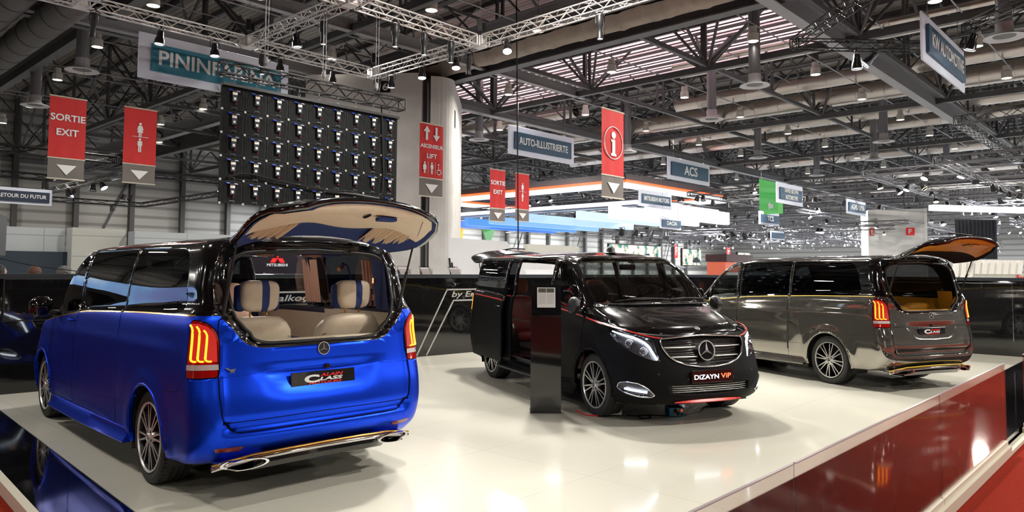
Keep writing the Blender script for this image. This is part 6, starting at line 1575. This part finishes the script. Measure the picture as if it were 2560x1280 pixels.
for i, (a1, b, c, lb) in enumerate(((65.8, 54.3, (.02, .22, .95), 'deep blue'), (65.5, 51.1, (.10, .38, .95), 'mid blue'), (65.2, 47.8, (.25, .55, .98), 'light blue'), (64.8, 43.0, (.50, .75, 1), 'pale blue'), (61.2, 37.5, (.72, .88, 1), 'very pale blue'), (62.6, 34.2, (.9, .95, 1), 'bluish white'), (61.8, 30.75, (1, 1, 1), 'pure white'))):
    o = MB().box(((48.5 + a1) / 2, b, 6.35 + .12 * (i > 4)), (a1 - 48.5, .5, .7 + .4 * (i > 4))).build('glowing_ceiling_strip', emat('blade_' + lb.replace(' ', '_'), c, .85 + .05 * i)); o.rotation_euler = (0, 0, YAW); tag(o, lb + ' glowing ceiling blade of the far blue and white stand', 'light blade')
o = MB().box((98, 18.6, 8.2), (22, .5, .9)).build('light_band', emat('band_white', (.85, .92, 1), 1.6)); o.rotation_euler = (0, 0, YAW - .30); o.location = Vector((0, 0, 0)); bpy.data.objects.remove(o)
pA, pB = W(60, 13.8, 6.45), W(68.3, 8.2, 6.45)
o = MB().box(((pB - pA).length / 2, 0, 0), ((pB - pA).length, .5, .42)).build('light_band', emat('band_white', (.85, .92, 1), 1.5)); o.location = pA; o.rotation_euler = (0, 0, atan2(pB.y - pA.y, pB.x - pA.x)); tag(o, 'long white glowing band above the black cloth at right', 'light band')
# ---------------------------------------------------------------- stands in the background
def block(name, a, b, z, d, m, label, cat, rz=0, parts=None):
    o = hall_box(name, a, b, z, d, m, bev=.01); o.rotation_euler = (0, 0, YAW + rz); return tag(o, label, cat)
M_wp = tiles('white_wall_panels', (.62, .66, .68), .45, 1.6, .62, .012, (.36, .38, .40))
M_wp2 = tiles('cream_wall_panels', (.66, .66, .60), .45, 1.6, .62, .012, (.40, .40, .37))
def stand_wall(a0, a1, b, z1, m, label, th=.5):
    o = MB().box(((a1 - a0) / 2, th / 2, 0), (a1 - a0, th, z1)).build('stand_wall', m)
    # wall modules run along x and up: turn the texture upright through the object frame
    me = o.data; M_ = Matrix.Rotation(-pi / 2, 4, 'X'); me.transform(M_)
    p = W(a0, b, -.1 + z1 / 2); o.matrix_world = Matrix.Translation(p) @ Matrix.Rotation(YAW, 4, 'Z') @ Matrix.Rotation(pi / 2, 4, 'X'); return tag(o, label, 'stand wall')
stand_wall(3.2, 6.95, 24.9, 2.93, M_wp, 'white panelled stand wall behind the leftmost visitors')
stand_wall(6.96, 8.45, 24.3, 2.95, M_wp2, 'cream panelled stand wall stepping forward behind the blue van roof')
stand_wall(8.46, 12.6, 23.6, 2.88, M_wp, 'pale lavender stand wall behind the blue van roof, furthest right')
block('dark_counter_screen', 6.1, 24.7, 1.75, (2.6, .1, .75), mat('slate_screen', (.03, .05, .07), .4), 'dark slate panel on the white stand wall beside the loudspeaker', 'wall panel')
# white sculpted stand right of the tower
ws = empty('white_stand', W(24.6, 25.0, -.1), YAW - .2, 'white sloping show stand with black slats right of the tower', 'show stand')
MB().prism([(-2.2, 0), (3.4, 0), (2.0, 2.2), (1.2, 3.15), (-2.2, 3.25)], 0, .6, 0, face_m((1, 0, 0))).build('sloping_wall', mat('stand_white', (.85, .86, .88), .4), ws)
o2 = MB()
for k in range(9): o2.prism([(-1.8 + k * .13, 0), (-1.75 + k * .13, 0), (-1.75 + k * .13 - .25, 2.3 - .2 * k), (-1.8 + k * .13 - .25, 2.3 - .2 * k)], .6, .66, 0, face_m((1, 0, 0)))
o2.build('black_slats', M_blk, ws)
MB().box((.3, -.8, 2.05), (.75, .3, .55), bev=.02).build('grey_box', mat('box_grey', (.25, .22, .23), .5), ws)
block('white_display_wall', 29.5, 27.8, 1.45, (9.0, .4, 2.9), mat('stand_white'), 'long white display wall behind the open black van', 'display wall')
block('cream_light_box', 31.5, 26.2, 2.75, (4.5, .3, .65), mat('box_cream', (.55, .55, .5), .5), 'cream fascia box above the open black van', 'fascia')
def picture_screen(name, a, b, z, w, h, seed, label):
    t = empty(name, W(a, b, z), YAW, label, 'video screen'); MB().box((0, .1, 0), (w + .1, .12, h + .1)).build('screen_frame', M_dark, t)
    m = bpy.data.materials.new('screen_picture'); m.use_nodes = True; nt = m.node_tree; bs = nt.nodes['Principled BSDF']; tc = nt.nodes.new('ShaderNodeTexCoord'); n = nt.nodes.new('ShaderNodeTexNoise'); n.inputs['Scale'].default_value = 2.2; n.inputs['Detail'].default_value = 6
    mp = nt.nodes.new('ShaderNodeMapping'); mp.inputs['Location'].default_value = (seed, seed, seed); cr = nt.nodes.new('ShaderNodeValToRGB'); e = cr.color_ramp.elements; e[0].position = .36; e[0].color = (.02, .12, .08, 1); e[1].position = .52; e[1].color = (.85, .80, .72, 1)
    k = e.new(.44); k.color = (.10, .42, .36, 1); k = e.new(.48); k.color = (.8, .55, .42, 1)
    nt.links.new(tc.outputs['Object'], mp.inputs[0]); nt.links.new(mp.outputs[0], n.inputs['Vector']); nt.links.new(n.outputs['Fac'], cr.inputs[0]); nt.links.new(cr.outputs[0], bs.inputs['Emission Color']); bs.inputs['Emission Strength'].default_value = 1.25; bs.inputs['Base Color'].default_value = (0, 0, 0, 1)
    s_ = MB().box((0, .03, 0), (w, .02, h)).build('screen_face', m, t)
    cr_ = MB(); P = [(-.55, -.18), (-.5, .02), (-.32, .06), (-.18, .22), (.2, .23), (.38, .06), (.55, .02), (.58, -.18)]
    cr_.prism([(x * .8 * h + w * .22, y * .8 * h - h * .18) for x, y in P], 0, .01, 0, Matrix.Translation((0, .02, 0)) @ face_m((1, 0, 0))); cr_.build('pictured_car', emat('picture_dark', (.03, .04, .05), 1), s_)
    return t
picture_screen('video_screen', 37.6, 24.6, 2.75, 5.6, .95, 1, 'bright street video screen above the black van windscreen, left one')
picture_screen('video_screen', 41.3, 22.9, 2.55, 2.3, 1.0, 5, 'bright street video screen above the black van, middle one')
picture_screen('video_screen', 44.4, 20.9, 2.35, 1.75, 1.05, 9, 'bright street video screen left of the grey van windscreen')
truss('screen_truss', W(35.2, 24.6, 3.6), W(41.8, 24.6, 3.6), .22, M_trussk, .02, .5, 'small black truss with lamps over the left video screen'); truss('screen_truss', W(43.0, 21.2, 3.4), W(45.6, 21.2, 3.4), .22, M_trussk, .02, .5, 'small black truss over the right video screen')
for i, (a, b) in enumerate(((36, 24.6), (37.5, 24.6), (39.2, 24.6), (41, 24.6), (43.4, 21.2), (45.1, 21.2))):
    o = dup(far['o'], loc=W(a, b, 3.95)); o.rotation_euler = (.5, 0, i); o['label'] = 'moving-head lamp standing on the small truss over the ' + ('left' if i < 4 else 'right') + ' video screen'; o['group'] = 'lamps over the video screens, ' + ('left' if i < 4 else 'right')
block('orange_booth', 42.6, 21.3, 1.1, (2.6, 1.2, 2.3), emat('booth_orange_emission', (.85, .16, .07), .75), 'orange red booth with added glow between the black and grey vans', 'booth'); block('dark_fascia', 42.9, 21.2, 2.5, (3.6, 1.4, .45), mat('maroon_fascia', (.05, .015, .02), .5), 'dark maroon fascia over the orange booth', 'fascia')  # booth brightness is emission put into its colour
block('white_counter', 37.5, 17.4, .85, (4.2, .5, 1.55), emat('counter_white_emission', (.9, .95, .95), .8), 'white counter wall with added glow left of the grey van', 'counter')  # counter shines by emission in its colour, not by a lamp
def palm(a, b, label, h=1.6):
    t = empty('potted_palm', W(a, b, -.1), 0, label, 'potted plant'); MB().lathe([(0, 0), (.18, 0), (.24, .42), (.21, .42), (.20, .36), (0, .36)], 18).build('pot', M_dark, t, smooth=40)
    m = MB(); r_ = random.Random(a)
    for k in range(17):
        an = k * 2.4; L_ = h * r_.uniform(.65, 1); P = [Vector((cos(an) * L_ * s_ * .75, sin(an) * L_ * s_ * .75, .4 + L_ * (1.25 * s_ - .62 * s_ * s_))) for s_ in [i / 9 for i in range(10)]]
        m.path(P, .008, 4)
        for i in range(1, 9):
            d = (P[i + 1] - P[i]).normalized(); sd = d.cross(Vector((0, 0, 1))).normalized()
            for s_ in (-1, 1):
                e = P[i] + (sd * s_ + d * .7).normalized() * .30 * (1 - abs(i - 4) / 9) + Vector((0, 0, -.05)); m.add([P[i] - d * .015, e, P[i] + d * .02], [(0, 1, 2)])
    m.build('fronds', mat('palm_green', (.06, .16, .03), .5), t); return t
palm(21.6, 8.6, 'potted palm peeping over the black wall between black and grey vans', 1.85); palm(21.0, 9.3, 'second potted palm nearer the black van windscreen', 1.7)
# green signs, letter signs, number sign
gs = empty('exit_sign', W(45.9, 19.8, 6.55), YAW, 'green emergency exit sign with a white arrow behind the two-line sign', 'exit sign')
MB().box((-.3, 0, 0), (3.2, .06, 2.3), bev=.01).build('green_panel', emat('exit_green', (.05, .55, .06), .6), gs); gs.scale = (.87, .87, .87); MB().prism([(-.5, 0), (-.1, .35), (-.1, .15), (.5, .15), (.5, -.15), (-.1, -.15), (-.1, -.35)], 0, .02, 0, Matrix.Translation((-.2, -.04, -.72)) @ face_m((1, 0, 0))).build('arrow', M_white, gs)
MB().box((2.1, .7, 0), (.06, 1.5, 2.3), bev=.01).build('green_side_panel', emat('exit_green2', (.10, .62, .10), .7), gs)
def wallsign(ch, a, b, z, w, h, m, tm, label, cat='letter sign'):
    t = hall_box('wall_sign', a, b, z, (w, .05, h), m, bev=.005); tag(t, label, cat); text(ch, 'sign_letter', tm, w * .5, h * .62, (0, -.04, .02), face_m((1, 0, 0)), t, ext=.008, off=.02); return t
wallsign('F', 51.5, 62, 6.0, 1.3, 1.9, M_redp, M_white, 'red letter sign on the far wall left of the orange number sign'); wallsign('21', 57.2, 62, 6.2, 2.2, 1.7, mat('orange_plate', (.85, .38, .02), .5), M_blk, 'orange number sign on the far wall below the blue blades', 'number sign')
o = MB().prism([(-1.2, 1.1), (1.2, 1.1), (0, -1.3)], 0, .1, 0, face_m((1, 0, 0))).build('exit_sign', emat('exit_green')); o.location = W(61.5, 61, 5.7); o.rotation_euler = (0, 0, YAW); tag(o, 'green triangular exit sign below the blue blades', 'exit sign')
wallsign('F', 103, 60, 4.9, 1.0, 2.2, M_redp, M_white, 'small red letter sign on the far wall above the grey van roof')
wallsign('F', 117, 58, 4.5, 1.3, 2.8, M_redp, M_white, 'narrow red letter sign on the far wall left of the pale tower')
# right side: black cloth and white fins
ct = MB().grid([[W(43.4 + 1.75 * i / 40, 8.9 - .0 - 1.5 * i / 40 + .04 * sin(i * 1.7), z) for z in (4.45, 3.4, 2.4)] for i in range(41)]).build('black_cloth', mat('cloth_navy_black', (.006, .008, .014), .9), smooth='all'); tag(ct, 'black pleated cloth hanging behind the raised flap of the grey van', 'curtain')
fn_ = empty('fin_screen', W(35.3, 6.2, 0), YAW, 'white angled fin screen with red lettering behind the right black wall', 'fin screen')
ex_ = Vector((1, -1, 0)).normalized()
for k in range(11):
    P0 = Vector((-1.2, 1.2, 0)) + ex_ * .30 * k
    fb_ = MB().prism([(0, .98), (.34, 1.60), (.42, 2.18), (.56, 2.18), (.50, 1.56), (.15, .98)] if k < 3 else [(0, 1.62), (.10, 2.2), (.27, 2.2), (.17, 1.62)], -.10, .10, 0, Matrix.Translation(P0) @ face_m((1, -1, 0))); fb_.build('fin', mat('fin_white', (.80, .78, .72), .5), fn_)
MB().box((.55, -.55, 1.38), (3.4, .08, .50), M=Matrix.Identity(4)).build('sign_board', mat('board_cream', (.55, .55, .48), .5), fn_).matrix_local = Matrix.Translation((.4, -.4, 1.38)) @ Matrix.Rotation(-pi / 4, 4, 'Z') @ Matrix.Translation((-.55, .55, -1.38))
text('brembo', 'board_lettering', M_redp, 1.5, .20, Vector((1.35, -1.50, 1.50)), face_m((1, -1, 0)), fn_, ext=.005, off=.015)
# red car-brand wall seen through the blue van, and clear leaflet holders on the wall
rw_ = empty('show_screen', wl_pt(6.73, 1.68, -.9) , angw, 'dark show screen with a red three-diamond mark behind the black wall', 'show screen')
MB().box((0, 0, 0), (1.6, .06, .55), bev=.01).build('screen_board', mat('violet_black', (.03, .02, .04), .4), rw_)
Fd = face_m((1, 0, 0)); dm_ = MB()
for an in (pi / 2, pi / 2 + 2 * pi / 3, pi / 2 + 4 * pi / 3): dm_.prism([(0, 0), (.045, .08), (0, .16), (-.045, .08)], 0, .01, 0, Matrix.Translation((-.15, -.04, .16)) @ Fd @ Matrix.Rotation(an - pi / 2, 4, 'Z'))
dm_.build('red_mark', emat('mark_red', (1, .02, .02), 1.5), rw_); text('MITSUBISHI', 'board_lettering', emat('letters_white', (1, 1, 1), 1.2), .38, .05, (-.15, -.04, .04), Fd, rw_); text('Drive your', 'board_lettering', emat('letters_white'), .36, .05, (-.22, -.04, -.13), Fd, rw_)
for a, lb in ((8.75, 'clear sloping leaflet holder on the wall top near the blue van'), (9.25, 'clear leaflet holder on the wall top left of the silver lines'), (9.95, 'clear leaflet holder on the wall top above the script lettering')):
    t = empty('leaflet_holder', wl_pt(a, 1.568, -.08), angw, lb, 'leaflet holder'); MB().prism([(-.14, 0), (.14, 0), (.14, .004), (-.14, .004)], -.1, .1).build('base_plate', M_clear, t); MB().box((0, 0, .09), (.26, .006, .20), M=Matrix.Rotation(radians(-35), 4, 'X')).build('clear_front', M_clear, t); MB().box((.01, .02, .09), (.19, .004, .16), M=Matrix.Rotation(radians(-35), 4, 'X')).build('leaflets', mat('leaflet_print', (.6, .62, .66), .5), t)
# blue screen and stands on the viewer's side of the hall (they show in the paintwork)
bs_ = empty('big_screen', Vector((-17.5, 15.0, 1.3)), radians(75), 'wide blue landscape screen left of the stand, seen in the blue van windows', 'video screen')
bm_ = bpy.data.materials.new('blue_picture'); bm_.use_nodes = True; nt = bm_.node_tree; bs2 = nt.nodes['Principled BSDF']; tc = nt.nodes.new('ShaderNodeTexCoord'); n = nt.nodes.new('ShaderNodeTexNoise'); n.inputs['Scale'].default_value = .5; n.inputs['Detail'].default_value = 5; cr = nt.nodes.new('ShaderNodeValToRGB'); e = cr.color_ramp.elements; e[0].position = .4; e[0].color = (.0, .12, .65, 1); e[1].position = .62; e[1].color = (.55, .80, 1, 1); k = e.new(.5); k.color = (.02, .35, .9, 1)
nt.links.new(tc.outputs['Object'], n.inputs['Vector']); nt.links.new(n.outputs['Fac'], cr.inputs[0]); nt.links.new(cr.outputs[0], bs2.inputs['Emission Color']); bs2.inputs['Emission Strength'].default_value = 1.4
MB().box((0, 0, .35), (13, .1, 1.9)).build('screen_face', bm_, bs_); MB().box((0, .1, .35), (13.2, .12, 2.1)).build('screen_frame', M_dark, bs_)
for i, (x, y, s_, lb) in enumerate(((-10, -6, 3.2, 'white stand block behind the viewer'), (6, -9, 3.0, 'pale stand block behind the viewer, right'), (16, -2, 3.0, 'white stand block right of the red carpet'))):
    o = MB().box((0, 0, s_ / 2), (7, .5, s_)).build('stand_wall', M_wp2 if i else M_wp); o.location = (x, y, -.095); o.rotation_euler = (0, 0, YAW + (pi / 2 if i == 2 else 0)); tag(o, lb, 'stand wall')
# ---------------------------------------------------------------- labels of the pendant lamps
from bpy_extras.object_utils import world_to_camera_view as w2c
bpy.context.view_layer.update()
LM = [((535, 140), 'the large teal sign'), ((2365, 130), 'the steep sign at upper right'), ((1354, 360), 'the sign left of the information banner'), ((1722, 430), 'the three-letter sign'), ((1531, 380), 'the information banner'), ((167, 340), 'the large exit banner'), ((350, 360), 'the left toilet banner'),
      ((1080, 400), 'the lift banner'), ((1244, 487), 'the small exit banner'), ((780, 360), 'the video wall'), ((1975, 490), 'the green arrow sign'), ((2142, 520), 'the small sign by the pale tower'), ((2166, 165), 'the dazzling spotlight'), ((1207, 95), 'the upper middle truss joint'), ((2245, 580), 'the pale tower'), ((1636, 495), 'the sign below the three-letter sign')]
res = {}
for o in PEND_OBJ:
    v = w2c(sc, cam, o.location)
    if not (0 < v.x < 1 and 0 < v.y < 1 and v.z > 0): o['label'] = 'white pendant lamp in the roof outside the view'; o['group'] = 'pendant lamps outside the view'; continue
    px = (v.x * 2560, (1 - v.y) * 1280); k = min(range(len(LM)), key=lambda q: math.hypot(px[0] - LM[q][0][0], px[1] - LM[q][0][1])); dx, dy = px[0] - LM[k][0][0], px[1] - LM[k][0][1]
    relw = ('above' if dy < 0 else 'below') if abs(dy) > abs(dx) else ('left of' if dx < 0 else 'right of'); res.setdefault((k, relw), []).append((math.hypot(dx, dy), o))
ORD = ['closest', 'second closest', 'third closest', 'fourth closest', 'fifth closest', 'sixth closest', 'seventh closest', 'eighth closest', 'ninth closest']
for (k, r_), L in res.items():
    L.sort(key=lambda t: t[0])
    for i, (_, o) in enumerate(L): o['label'] = 'white pendant lamp ' + r_ + ' ' + LM[k][1] + (', ' + ORD[min(i, 8)] if len(L) > 1 else '')
